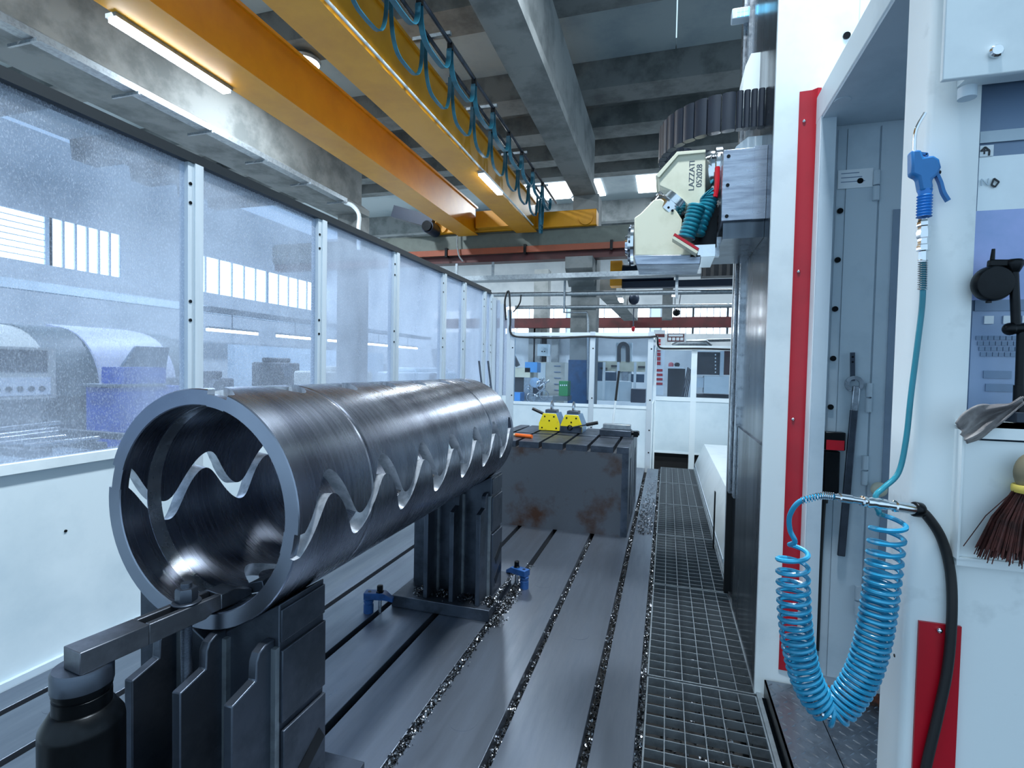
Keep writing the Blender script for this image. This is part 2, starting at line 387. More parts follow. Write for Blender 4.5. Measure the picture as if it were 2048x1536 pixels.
# far end partition, left of the walkway
YE = 7.2
fp = thing('end_partition', 'low white end partition with clear panes behind the slotted blocks', 'partition', (-1.2, YE, 0))
zs, zt = at(1150, 809, 'y', YE).z, at(1150, 668, 'y', YE).z
xs = [at(1024, 750, 'y', YE).x, at(1184, 750, 'y', YE).x, at(1300, 750, 'y', YE).x]
for k, x in enumerate(xs):
    po = MB().box(x-.035, x+.035, YE-.03, YE+.03, -.3, zt+.03).build('post', ALU, fp)
    for z in (.2, .5, zs+.1, zt-.2):
        MB().cyl((x+.01, YE-.034, z), (x+.01, YE-.03, z), .01, n=8).build('bolt', BLACKM, po)
for k in range(2):
    a, b_ = xs[k]+.035, xs[k+1]-.035
    MB().box(a, b_, YE-.02, YE+.02, zs-.025, zs+.015).build('rail', WHITE, fp)
    MB().box(a, b_, YE-.02, YE+.02, zt-.03, zt+.02).build('rail', WHITE, fp)
    MB().box(a, b_, YE-.004, YE+.004, zs+.015, zt-.03).build('pane', PANE_C, fp)
    MB().box(a, b_, YE-.012, YE+.012, -.3, zs-.025).build('lower_panel', PANEL, fp)
# short return of the partition between bed side and end
rp = thing('corner_partition', 'narrow white framed glazed screens closing the corner beside the end partition', 'partition', (-2.35, 7.1, 0))
for k, (xa, ya, h) in enumerate(((-2.40, 7.12, 2.30), (-2.30, 7.16, 2.22), (-2.2, 7.19, 2.14))):
    MB().box(xa-.03, xa+.02, ya-.03, ya+.03, -.3, h).build('post', ALU, rp)
    MB().box(xa+.02, xa+.07, ya-.01, ya+.01, .9, h-.03).build('pane', PANE_M, rp)
    MB().box(xa+.02, xa+.07, ya-.012, ya+.012, -.3, .9).build('lower_panel', WHITE, rp)

# gate with two leaves at the end of the walkway
YD = 8.0
gt = thing('end_gate', 'white two-leaf glazed gate at the far end of the grating walkway', 'gate', (.3, YD, 0))
xs = [at(1306, 800, 'y', YD).x, at(1386, 800, 'y', YD).x, at(1466, 800, 'y', YD).x]
zs, zt, zb = at(1386, 799, 'y', YD).z, at(1386, 697, 'y', YD).z, at(1386, 905, 'y', YD).z
for x in xs:
    MB().box(x-.04, x+.04, YD-.03, YD+.03, -.3, zt+.04).build('post', WHITE, gt)
for k in range(2):
    a, b_ = xs[k]+.04, xs[k+1]-.04
    lf = MB().box(a, b_, YD-.015, YD+.015, zb, zs-.03).build('leaf_panel', PANEL, gt)
    MB().box(a, b_, YD-.022, YD+.022, zs-.03, zs+.03).build('rail', WHITE, gt)
    MB().box(a, b_, YD-.022, YD+.022, zt-.03, zt+.04).build('rail', WHITE, gt)
    MB().box(a, b_, YD-.004, YD+.004, zs+.03, zt-.03).build('pane', PANE_C, gt)
    MB().box(a, b_, YD-.02, YD+.02, zb-.03, zb).build('rail', WHITE, gt)
MB().box(xs[0]+.04, xs[2]-.04, YD+.05, YD+.06, -.3, zb-.01).build('gap_shade_sheet', PITD, gt)  # dark sheet standing in for the shade in the gap under the leaves
# corner post between the end partition and the gate
cp = thing('corner_post', 'tall white corner post between end partition and walkway gate', 'post', (-.2, 7.6, 0))
x = -.2
MB().box(x-.03, x+.03, YE+.04, YD-.04, -.3, .82).build('lower_panel', WHITE, cp)
MB().box(x-.004, x+.004, YE+.04, YD-.04, .86, 1.72).build('pane', PANE_C, cp)
MB().box(x-.03, x+.03, YE+.04, YD-.04, .82, .86).build('rail', WHITE, cp)
MB().box(x-.03, x+.03, YE+.04, YD-.04, 1.72, 1.8).build('rail', WHITE, cp)
# black cable clipped along the top of the far partitions
yc = YE-.046
pts = [at(1012, 640, 'y', yc), at(1010, 600, 'y', yc), at(1018, 584, 'y', yc), at(1021, 640, 'y', yc), at(1020, 660, 'y', yc), at(1028, 672, 'y', yc), at(1060, 675, 'y', yc), at(1120, 676, 'y', yc), at(1180, 673, 'y', yc), at(1240, 676, 'y', yc), at(1300, 674, 'y', yc)]
tag(MB().sweep(spline(pts, 6), .014, 7).build('power_cable', BLACK), 'black cable clipped along the top of the end partition', 'cable')
pts = spline([at(1300, 674, 'y', yc), (-.17, 7.148, 1.755), (-.146, 7.2, 1.76), (-.144, 7.55, 1.76), (-.144, 7.86, 1.75), (-.138, 7.935, 1.68), at(1322, 696, 'y', 7.94), at(1340, 697, 'y', 7.94), at(1400, 697, 'y', 7.94), at(1466, 699, 'y', 7.94)], 6)
tag(MB().sweep(pts, .014, 7).build('power_cable', BLACK), 'black cable clipped along the top of the walkway gate', 'cable')

# ================================================================== MACHINE BED
bed = thing('machine_bed', 'long grey steel machine bed with parallel T-slots', 'machine bed', (-1.2, 3.5, -.3))
SL = [-2.3, -2.01, -1.715, -1.42, -1.128, -.832, -.532, -.232]
sw = .017
edges = [-2.44]+SL+[-.072]
for k in range(len(edges)-1):
    a = edges[k]+(sw if k else 0); c = edges[k+1]-(sw if k < len(edges)-2 else 0)
    MB().box(a, c, .1, 7.1, -.05, 0).build('bed_strip', STEEL, bed, bevel=.002)
MB().box(-2.44, -.072, .1, 7.1, -.3, -.055).build('bed_body', PITD, bed)
for x, y in ((-.98, 2.13), (-.68, 1.74), (-.68, 3.02), (-.38, 2.5), (-1.27, 3.3), (-2.15, 1.35), (-.38, 3.9)):
    MB().cyl((x, y, -.002), (x, y, .0006), .052, n=32).build('plug_cap', STEEL, bed)
# trough left of the bed
MB().box(-2.46, -2.44, .1, 7.1, -.06, -.01).build('edge_strip', GALV, bed)

# ================================================================== SLOTTED BLOCKS
def block(y0, y1, label, first):
    t = thing('slotted_block', label, 'steel block', (-.87, (y0+y1)/2, 0))
    x0, x1, H = -1.47, -.266, .70
    MB().box(x0, x1-.05, y0, y1, 0, H-.05).build('block_body', STEELR, t)
    cuts = [-1.36, -1.165, -.97, -.772, -.575, -.372]
    ed = [x0]+cuts+[x1]
    for k in range(len(ed)-1):
        a = ed[k]+(.013 if k else 0); c = ed[k+1]-(.013 if k < len(ed)-2 else 0)
        MB().box(a, c, y0, y1, H-.05, H).build('top_strip', STEELD, t, bevel=.0015)
    ym = (y0+y1)/2
    m = MB(); x = x1-.05
    m.box(x, x1, y0, ym-.055, 0, H-.05).box(x, x1, ym+.055, y1, 0, H-.05).box(x, x1, ym-.055, ym+.055, 0, .1).box(x, x1, ym-.055, ym+.055, .58, H-.05)
    m.build('side_plate', STEELD, t)
    return t
block(4.087, 4.615, 'rust stained slotted steel block facing the bed in front of its twin', True)
block(4.67, 5.28, 'slotted steel block behind the rust stained one, carrying two lifting magnets', False)

# ================================================================== STEEL TUBE
CX, CZ, RO, RI, Y0, Y1 = -1.11, .932, .302, .26, 1.003, 2.756
def tube():
    mb = MB(); wm = MB(); rings = 330; K = 16
    A, HWD, PER, PH = radians(13.9), .029, .2635, 1.131
    ya, yb = Y0+.022, Y1-.03
    samples = sorted(set([Y0+(Y1-Y0)*i/rings for i in range(rings+1)]+[ya, yb, Y0+.0025, Y1-.0025]))
    def edge(base, y):
        yy = min(max(y, ya), yb); ph = 2*pi*(yy-PH)/PER
        th = base+A*cos(ph)
        slope = -A*RO*sin(ph)*2*pi/PER
        hw = radians(5.9)
        return th-hw, th+hw
    bases = [radians(-.6), radians(89.4), radians(179.4), radians(269.4)]
    for s in range(4):
        b0, b1 = bases[s], bases[(s+1) % 4]+(2*pi if s == 3 else 0)
        grid = []
        for y in samples:
            t0 = edge(b0, y)[1]; t1 = edge(b1, y)[0]
            ro = RO-(.0014 if abs(y-1.325) < .006 or abs(y-2.40) < .006 else 0)-(.0025 if y in (samples[0], samples[-1]) else 0)
            grid.append([(t0+(t1-t0)*k/K, y, ro) for k in range(K+1)])
        i0 = len(mb.v); n = K+1
        for g in grid:
            for (t, y, ro) in g: mb.v.append((CX+ro*cos(t), y, CZ+ro*sin(t)))
        i1 = len(mb.v)
        for g in grid:
            for (t, y, ro) in g: ri = RI+(.0025 if y in (samples[0], samples[-1]) else 0); mb.v.append((CX+ri*cos(t), y, CZ+ri*sin(t)))
        for r in range(len(grid)-1):
            for k in range(K):
                a = i0+r*n+k; mb.f.append((a, a+1, a+n+1, a+n)); a = i1+r*n+k; mb.f.append((a, a+n, a+n+1, a+1))
        for k in (0, K):
            j = len(wm.v)
            for r in range(len(grid)): wm.v += [mb.v[i0+r*n+k], mb.v[i1+r*n+k]]
            wm.f += [(j+2*r, j+2*r+2, j+2*r+3, j+2*r+1) for r in range(len(grid)-1)]
        for r in (0, len(grid)-1):
            for k in range(K):
                a, c = i0+r*n+k, i1+r*n+k; mb.f.append((a, a+1, c+1, c))
    # uncut end rings bridge the slots
    for (p, q, ro) in ((Y0, ya, RO-.012), (yb, Y1, RO)):
        for bs in bases:
            e0, e1 = edge(bs, p); rs = []
            for k in range(9):
                t = e0+(e1-e0)*k/8
                rs.append([(CX+r*cos(t), y, CZ+r*sin(t)) for r, y in ((RI, p), (ro, p), (ro, q), (RI, q))])
            mb.rings(rs)
    o = mb.build('steel_tube', TUBEM)
    wm.build('slot_wall', mat('milled_edge', '#ccd1d8', .45, .78, color2='#a2a9b2', scale=26, bump=.1, bscale=90), o)
    return o
tb = tube()
tag(tb, 'large turned steel tube with four wavy slots resting on two supports', 'tube')
for yb_, w in ((1.098, .02), (2.62, .018)):
    m = MB(); R_ = RI-.0006; n = 60
    rs = []
    for k in range(n):
        t = 2*pi*k/n; rs.append([(CX+r*cos(t), y, CZ+r*sin(t)) for r, y in ((RI+.002, yb_-w), (R_, yb_-w), (R_, yb_+w), (RI+.002, yb_+w))])
    m.rings(rs, closed=True).build('machined_band', STEELB, tb)

# ================================================================== SUPPORTS
def support(y0, label):
    t = thing('tube_support', label, 'support', (CX, y0+.085, 0))
    X = lambda d: CX+d
    MB().prism([(X(-.28), y0-.155), (X(.277), y0-.155), (X(.24), y0+.36), (X(-.28), y0+.36)], 'z', 0, .062).build('base_plate', STEELD, t, bevel=.003)
    v = [(X(-.225), .06), (X(.225), .06), (X(.225), .714), (X(0), .584), (X(-.225), .714)]
    MB().prism(v, 'y', y0, y0+.17).build('vee_body', STEELD, t, bevel=.003)
    m = MB().box(X(.225), X(.237), y0+.004, y0+.166, .06, .40).build('side_pad', STEELD, t, bevel=.002)
    MB().box(X(.225), X(.231), y0+.002, y0+.168, .62, .70).build('side_pad', STEELD, t, bevel=.002)
    MB().box(X(.225), X(.234), y0+.002, y0+.168, .42, .60).build('side_pad', STEELD, t, bevel=.002)
    for dz in (.13, .24):
        MB().bar((X(.2375), y0+.05, dz), (X(.2375), y0+.15, dz+.06), .002, .045).build('oval_recess', BLACKM, m)
    for k, dx in enumerate((-.095, .052, .20)):
        pr = [(y0, .062), (y0-.13, .062), (y0-.13, .54), (y0-.06, .558), (y0-.058, .60), (y0-.05, .618), (y0-.03, .628), (y0, .628)]
        MB().prism(pr, 'x', X(dx)-.0125, X(dx)+.0125).build('rib', STEELD, t, bevel=.003)
        MB().box(X(dx)+.0125, X(dx)+.026, y0-.014, y0, .062, .61).build('weld_bead', GALV, t)
    MB().box(X(-.225)-.03, X(-.225), y0+.05, y0+.12, .062, .5).build('side_rib', STEELD, t)
    return t
s1 = support(1.03, 'dark steel vee support under the open front end of the tube')
s2 = support(2.62, 'dark steel vee support with a chip covered base plate under far tube end')

# ================================================================== CLAMP BAR, STUD, JACK
ang = math.atan2(.05, .35)
cb = thing('clamp_bar', 'slotted steel clamp bar reaching from the jack into the tube', 'clamp', (-1.12, .73, .675))
d = Vector((sin(ang), cos(ang), 0)); r_ = Vector((cos(ang), -sin(ang), 0)); A0 = Vector((-1.122, .725, .6745))
def bp_(t, s, z): return A0+d*t+r_*s+Vector((0, 0, z))
m = MB(); hz = .046; hw = .03
m.rings([[bp_(t, -hw, 0), bp_(t, hw, 0), bp_(t, hw, hz), bp_(t, -hw, hz)] for t in (0, .13)])
m.rings([[bp_(t, hw-.016, z), bp_(t, hw, q), bp_(t, hw, hz), bp_(t, hw-.016, hz)] for t, z, q in ((.13, 0, 0), (.26, 0, 0), (.278, .001, .008), (.30, .001, .008))])
m.rings([[bp_(t, -hw, 0), bp_(t, -hw+.016, 0), bp_(t, -hw+.016, hz), bp_(t, -hw, hz)] for t in (.13, .30)])
m.rings([[bp_(t, -w, 0), bp_(t, w, q), bp_(t, w, z), bp_(t, -w, z)] for t, w, z, q in ((.30, hw, hz, .008), (.345, hw, hz, .006), (.375, .017, .03, .004), (.40, .015, .02, .004))])
m.build('bar', STEELB if False else mat('clamp_steel', '#7c8088', .36, .9, color2='#60646b', scale=6, rvar=.1), cb, bevel=.002)
st = thing('threaded_stud', 'threaded rod with hex nut and washer through the clamp bar', 'threaded rod', (-1.145, .955, 0))
sp_ = bp_(.232, 0, 0); sx, sy = sp_.x, sp_.y
prof = []
for k in range(240): prof.append((.002*k*1.0, .0125 if k % 2 else .0112))
prof = [(.0016*k, .0125 if k % 2 else .0119) for k in range(int(.722/.0016))]
MB().lathe((sx, sy, .05), (0, 0, 1), prof, 14).build('rod', STEELD, st)
MB().lathe((sx, sy, .7205), (0, 0, 1), [(0, .030), (.004, .032), (.006, .03)], 28).build('washer', STEELD, st)
MB().lathe((sx, sy, .7265), (0, 0, 1), [(0, .0225), (.004, .024), (.028, .024), (.032, .0215)], 6).build('hex_nut', STEELD, st)
jk = thing('screw_jack', 'black cylindrical screw jack under the outer end of the clamp bar', 'jack', (-1.13, .735, 0))
jc = (-1.132, .752)
MB().lathe((*jc, 0), (0, 0, 1), [(0, .072), (.55, .072), (.56, .0705), (.588, .054), (.59, .05)], 40).build('jack_body', BLACKM, jk)
MB().lathe((*jc, .586), (0, 0, 1), [(0, .05), (.03, .05), (.032, .047), (.038, .047), (.04, .051), (.052, .051)], 40).build('jack_screw', BLACKM, jk)
MB().lathe((*jc, .635), (0, 0, 1), [(0, .053), (.032, .053), (.0395, .049)], 40).build('jack_cap', STEELD, jk)
# clamp inside the tube mouth
ic = thing('inner_clamp', 'small stepped clamp lying inside the tube mouth near the slot', 'clamp', (-.98, 1.16, .69))
MB().bar((-1.04, 1.122, .6982), (-1.038, 1.212, .6982), .05, .028, up=(-.288, 0, .957)).build('clamp_block', STEELD, ic, bevel=.002)
n_ = Vector((-.4615, 0, .887)); q = Vector((CX, 1.19, CZ))-n_*.2605
MB().cyl(q, q+n_*.036, .02, .023, n=24).build('clamp_foot', STEELB, ic)

# blue base clamps
def base_clamp(px, py, rot, label, slot=None):
    p = at(px, py, 'z', 0)
    if slot: p.x = slot-.06*cos(rot)      # its stud stands in this T-slot
    t = thing('strap_clamp', label, 'clamp', (p.x, p.y, 0))
    c, s = cos(rot), sin(rot)
    L = lambda u, v, z: (p.x+c*u-s*v, p.y+s*u+c*v, z)
    m = MB(); m.rings([[L(u, -w, z0), L(u, w, z0), L(u, w, z1), L(u, -w, z1)] for u, w, z0, z1 in ((-.02, .026, .075, .11), (.085, .026, .075, .11), (.115, .018, .066, .09), (.13, .015, .061, .08))])
    m.build('strap', BLUEC, t, bevel=.002)
    MB().lathe(L(0, 0, 0), (0, 0, 1), [(0, .026), (.045, .026), (.047, .022), (.055, .022), (.057, .026), (.068, .026), (.07, .02), (.076, .02)], 24).build('foot_screw', BLUEC, t)
    MB().cyl(L(.06, 0, -.03), L(.06, 0, .11), .009, n=12).build('stud', STEELB, t)
    MB().lathe(L(.06, 0, .11), (0, 0, 1), [(0, .02), (.004, .021), (.006, .018), (.0061, .016), (.034, .016), (.036, .013)], 6).build('hex_nut', BLACKM, t)
    MB().cyl(L(.005, 0, .1095), L(.005, 0, .1115), .009, n=12).build('hole_plug', BLACKM, t)
base_clamp(737, 1224, .25, 'blue strap clamp on the base plate corner towards the glazed partition')
base_clamp(1062, 1178, 2.75, 'blue strap clamp on the base plate among the steel chips', -.829)

# ================================================================== STEEL CHIPS
def chips(name, spots, label, size=(.002, .006)):
    m = MB()
    for (x, y, z) in spots:
        a = random.uniform(0, 2*pi); r = random.uniform(*size); e = Vector((cos(a), sin(a), random.uniform(-.5, .9)))*r
        g = Vector((-sin(a), cos(a), random.uniform(-.6, .6)))*r*.6; p = Vector((x, y, z))
        i = len(m.v); up = Vector((0, 0, r*.7))
        m.v += [tuple(p-e-g), tuple(p-e+g), tuple(p+g+up), tuple(p-g+up), tuple(p+e+g*.8), tuple(p+e-g*.8)]
        m.f += [(i, i+1, i+2, i+3), (i+3, i+2, i+4, i+5)]
    me = bpy.data.meshes.new(name); me.from_pydata(m.v, [], m.f); me.materials.append(CHIP)
    o = bpy.data.objects.new(name, me); COL.objects.link(o); tag(o, label, 'chips', kind='stuff'); return o
S = []; U = random.uniform; G = random.gauss
for k in range(6500): S.append((-.832+.015*G(0, .55)+(.012 if k % 3 == 0 else 0), U(.9, 3.3), U(-.03, .004)))
for k in range(2600): S.append((-.232+U(-.016, .016), U(1.2, 6.6), U(-.05, -.02)))
for k in range(2600): S.append((-.532+U(-.014, .014), U(1.2, 4.05), U(-.05, -.03)))
for k in range(1500):
    q = abs(G(0, .022)); S.append((-.828+q, U(2.42, 2.93)+q*.3, max(.001, .012-q*.3)*U(.3, 1)))
chips('steel_chips', S, 'shiny steel chips spilled along the T-slots of the bed')
S = []
for bx in (-1.245, -1.135, -.985, -.86):
    for k in range(330):
        q = abs(G(0, .028)); a = U(0, 2*pi); S.append((bx+q*cos(a), 2.545+q*sin(a)*.9+.01, .066+max(0, .03-q*.6)*U(.3, 1)))
for k in range(500): S.append((U(-.86, -.84), U(2.5, 2.95), .066))
chips('steel_chips', S, 'heaps of steel chips on the base plate between support ribs')
S = []
for k in range(3800): S.append((-.062+U(-.012, .012), U(1.2, 7.3), U(-.06, -.012)))
for k in range(700): S.append((U(-.2, -.08), 4.2+abs(G(0, .9)), .002))
chips('steel_chips', S, 'dark chips in the gap between bed edge and floor grating', (.002, .007))

# ================================================================== WALKWAY GRATING
GX0, GX1 = -.045, .383
def grating():
    t = thing('floor_grating', 'steel floor grating in the walkway beside the bed', 'grating', (.17, 1.27, -.045), 'floor gratings along the bed')
    y0, y1 = 1.262, 2.262; z0, z1 = -.042, -.008
    m = MB().box(GX0, GX1, y0, y0+.006, z0, z1).box(GX0, GX1, y1-.006, y1, z0, z1).box(GX0, GX0+.006, y0, y1, z0, z1).box(GX1-.006, GX1, y0, y1, z0, z1)
    m.build('frame', GALV, t)
    a = MB().box(GX0, GX1, y0+.064, y0+.0675, z0, z1-.004).build('bearing_bar', GALV, t)
    for k in range(1, 15): clone(a, (0, .0625*k, 0))
    a = MB().box(GX0+.0705, GX0+.074, y0, y1, z0+.012, z1-.001).build('cross_bar', GALV, t)
    for k in range(1, 5): clone(a, (.0713*k, 0, 0))
    return t
g0 = grating()
g0['label'] = 'steel floor grating beside the narrow diamond tread plate'
for k, lb in ((1, 'steel floor grating running beside the polished column way'), (2, 'steel floor grating between the column and the rust stained block'),
              (3, 'steel floor grating beside the two slotted blocks'), (4, 'steel floor grating just past the slotted blocks'), (5, 'last steel floor grating in front of the white gate')):
    copy_tree(g0, (0, 1.012*k, 0))['label'] = lb
wk = thing('grating_ledge', 'bright steel ledge carrying the floor gratings on the column side', 'steel ledge', (.4, 4, -.3))
MB().box(.384, .40, .1, 7.4, -.3, 0).build('ledge_plate', GALV, wk)
tag(MB().box(-.07, -.05, .1, 7.4, -.3, -.055).build('bed_side_ledge', GALV), 'narrow steel ledge under the bed side of the gratings', 'steel ledge')
# things lying in the pit below the grating
S = []
for k in range(2500): S.append((U(0, .36), U(1.2, 7), -.49))
chips('steel_chips', S, 'loose chips lying in the pit below the gratings', (.004, .012))
# diamond plate steps
def diamond(x0, x1, y0, y1, z, label):
    t = thing('tread_plate', label, 'step', ((x0+x1)/2, (y0+y1)/2, z-.02))
    MB().box(x0, x1, y0, y1, z-.006, z).build('plate', DPLATE, t)
    MB().box(x0, x0+.006, y0, y1, z-.07, z).build('plate_lip', BLACKM, t)
    m = MB(); i = 0; st_ = .034
    ny = int((y1-y0)/st_); nx = int((x1-x0)/st_)
    for a in range(nx):
        for b in range(ny):
            x = x0+(a+.5)*st_; y = y0+(b+.5)*st_; th = radians(45 if (a+b) % 2 else -45)
            e = Vector((cos(th), sin(th), 0))*.0145; g = Vector((-sin(th), cos(th), 0))*.0045; p = Vector((x, y, z)); i = len(m.v)
            m.v += [tuple(p-e), tuple(p+g), tuple(p+e), tuple(p-g), tuple(p-e*.55+Vector((0, 0, .0026))), tuple(p+e*.55+Vector((0, 0, .0026)))]
            m.f += [(i, i+1, i+4), (i, i+4, i+3), (i+1, i+2, i+5), (i+1, i+5, i+4), (i+2, i+3, i+5), (i+3, i+4, i+5)]
    o = m.build('raised_lozenges', DPLATE, t); o['kind'] = 'stuff'
diamond(.412, .568, .9, 2.272, .06, 'narrow diamond tread plate along the edge of the grating walkway')
diamond(.572, 1.6, .9, 2.285, .045, 'wide diamond tread plate on the floor of the operator cabin')

# ================================================================== MACHINE COLUMN
YF = 2.28
col = thing('machine_column', 'tall machine column with polished steel way and white front panel', 'machine column', (.9, 2.8, -.3))
MB().box(.392, 1.7, YF+.02, 3.28, -.3, 6.2).build('column_casting', WAY, col)
MB().box(.378, .545, YF, YF+.02, -.02, 6.2).build('front_panel', WHITE, col)
MB().box(.545, 1.7, YF, YF+.02, 2.37, 6.2).build('front_panel', WHITE, col)
MB().box(.655, .658, YF-.001, YF, 2.37, 6.2).build('panel_seam', GREYP, col)
for px, py in ((1693, 72),):
    p = at(px, py, 'y', YF); MB().cyl((p.x, YF-.006, p.z), (p.x, YF, p.z), .013, n=14).build('bolt', BLACKM, col)
rs_ = MB(); rs_.prism([(.463, YF-.004), (.463, YF), (.536, YF), (.536, YF-.016), (.522, YF-.02), (.505, YF-.006)], 'z', .11, 2.395)
rd = rs_.build('red_strip', REDT, col)
for z in (2.28, 1.70, 1.12, .52):
    MB().ball((.482, YF-.004, z), .007, 10, 6).build('screw', CHROME, rd); MB().ball((.527, YF-.018, z+.012), .006, 10, 6).build('screw', CHROME, rd)
MB().box(.372, .392, 3.10, 3.16, .6, 6.2).build('guide_rail', STEELB, col)
MB().box(.36, .392, 3.22, 3.28, .6, 6.2).build('guide_rail', STEELB, col)
MB().box(.382, .392, YF+.03, 3.08, -.25, 1.0).build('way_cover', BRUSH if False else WAY, col)
MB().box(.36, .40, 3.285, 3.32, -.3, 6.0).build('edge_seal', BLACK, col)
# machine side covers beyond the column
sc_ = thing('machine_side_cover', 'white sheet metal cover on the machine beyond the steel column', 'machine cover', (.45, 4, -.3))
MB().box(.402, .5, 3.33, 3.75, -.3, 2.6).build('upright_panel', WHITE, sc_)
MB().prism([(.406, -.3), (.406, .02), (.52, .30), (1.6, .30), (1.6, -.3)], 'y', 3.8, 7.6).build('sloping_cover', WHITE, sc_)
MB().box(.402, .406, 3.8, 7.6, -.3, .015).build('skirt', GREYP, sc_)
tag(MB().box(.36, .368, 4.05, 4.09, 0, .42).build('steel_bar', BLACKM), 'short black upright steel bar standing beside the far gratings', 'bar')

# saddle box on the way
sd = thing('saddle_box', 'brushed steel saddle box on the polished column way', 'machine saddle', (.3, 2.8, 1.9))
SY = 2.5
a = at(1447, 300, 'y', SY); b_ = at(1447, 442, 'y', SY)
MB().box(a.x, .392, SY, 3.18, b_.z, a.z).build('box', BRUSH, sd, bevel=.002)
MB().box(.34, .391, SY-.004, SY, b_.z, a.z+.004).build('box_plate', BRUSH, sd)
MB().box(a.x+.01, .391, SY+.02, 3.1, b_.z-.075, b_.z).build('lower_ledge', WAY, sd)
for z in (a.z-.03, (a.z+b_.z)/2, b_.z+.02):
    MB().cyl((a.x+.022, SY-.003, z), (a.x+.022, SY, z), .008, n=10).build('bolt', BLACKM, sd)
# white hoods above the saddle
hd = thing('cable_hood', 'white sheet hood above the saddle box beside the cable chain', 'cover', (.33, 2.9, 2.3))
MB().prism([(.25, a.z), (.392, a.z), (.392, 2.40), (.33, 2.40), (.28, 2.36)], 'y', 2.66, 2.9).build('lower_hood', WHITE, hd)
MB().prism([(.31, 2.6), (.392, 2.6), (.392, 2.86), (.35, 2.86), (.325, 2.80)], 'y', 2.80, 3.0).build('upper_hood', WHITE, hd)

# cable chain
ch = thing('cable_chain', 'black cable drag chain looping out from the column above the head', 'cable chain', (.2, 2.95, 2.4))
path = [(.392-.03*k, 2.62) for k in range(4)]
ccx, ccy, crr = .27, 2.95, .33
path += [(ccx-crr*sin(pi*k/17), ccy-crr*cos(pi*k/17)) for k in range(18)]
path += [(ccx+.03*k, 3.28) for k in range(1, 4)]
for k in range(len(path)-1):
    (xa, ya), (xb, yb) = path[k], path[k+1]; q = Vector((xb-xa, yb-ya, 0)); L = q.length; q.normalize(); n_ = Vector((-q.y, q.x, 0))
    m = MB(); z0, z1 = 2.42, 2.59; P = Vector((xa, ya, 0)); E = Vector((xb, yb, 0))
    m.rings([[p+n_*s*w+Vector((0, 0, z)) for s, z in ((-1, z0), (1, z0), (1, z1), (-1, z1))] for p, w in ((P+q*.002, .012), (P+q*L*.3, .019), (P+q*L*.7, .019), (E-q*.002, .012))])
    m.build('link', CHAINM, ch)

# ================================================================== MILLING HEAD
HY0, HY1 = 2.64, 2.90
hm = thing('milling_attachment', 'cream angular milling head with teal hose on the machine ram', 'milling head', (0, 2.78, 1.8))
def pp(l, y=HY0): return [(at(u, v, 'y', y).x, at(u, v, 'y', y).z) for u, v in l]
MB().prism(pp([(1316, 358), (1356, 310), (1411, 303), (1411, 398), (1396, 424), (1384, 420), (1345, 384), (1318, 372)]), 'y', HY0, HY1).build('upper_housing', CREAM, hm, bevel=.006)
e = pp([(1311, 353), (1354, 305), (1411, 301), (1411, 307), (1357, 312), (1318, 357)])
MB().prism(e, 'y', HY0-.012, HY1).build('housing_edge', CREAM, hm, bevel=.002)
MB().prism(pp([(1269, 436), (1281, 428), (1308, 400), (1322, 398), (1348, 415), (1364, 440), (1362, 470), (1404, 500), (1402, 512), (1269, 512)]), 'y', HY0-.01, HY1).build('lower_housing', CREAM, hm, bevel=.006)
MB().prism(pp([(1268, 512), (1402, 511), (1400, 530), (1273, 531)]), 'y', HY0-.02, HY1).build('base_strip', BRUSH, hm, bevel=.003)
c1 = Vector((*pp([(1343, 407)])[0], 0)); c1 = Vector((c1.x, (HY0+HY1)/2-.005, c1.y)); a1 = at(1311, 384, 'y', HY0); a2 = at(1374, 436, 'y', HY0)
dd = (a2-a1); ax_ = Vector((-dd.z, 0, dd.x)).normalized(); rr = dd.length/2
du_ = dd.normalized()
MB().rings([[c1+ax_*t+du_*(rr*1.08*q*cos(2*pi*k/40))+Vector((0, .138*q*sin(2*pi*k/40), 0)) for k in range(40)] for t, q in ((-.04, 1.0), (-.005, 1.03), (-.004, .97), (.008, .97), (.009, 1.03), (.045, 1.0))]).build('swivel_ring', CHROME, hm)
f0 = at(1269, 490, 'y', (HY0+HY1)/2)
MB().lathe(f0, (-1, 0, 0), [(0, .105), (.015, .105), (.016, .09), (.03, .088), (.032, .055), (.045, .05)], 32).build('spindle_flange', CHROME, hm)
for k in range(8):
    t = 2*pi*k/8; MB().cyl((f0.x-.014, f0.y+.095*cos(t), f0.z+.095*sin(t)), (f0.x-.024, f0.y+.095*cos(t), f0.z+.095*sin(t)), .01, n=8).build('flange_bolt', STEELD, hm)
p = at(1424, 355, 'y', 2.78)
q_ = at(1409, 352, 'y', 2.78); MB().lathe((q_.x-.01, 2.78, q_.z), (1, 0, 0), [(0, .10), (.03, .115), (.05, .115), (.055, .13), (.085, .13)], 36).build('ram_collar', CHROME, hm)
MB().box(.09, .21, HY0+.04, HY1-.02, 1.90, 2.10).build('ram_nose', BLACKM, hm)
MB().box(.09, .2, HY0-.02, HY1, 1.845, 1.90).build('bracket', CHROME, hm)
MB().box(.15, .225, HY0+.05, HY0+.09, 1.86, 1.95).build('bracket', STEELB, hm)
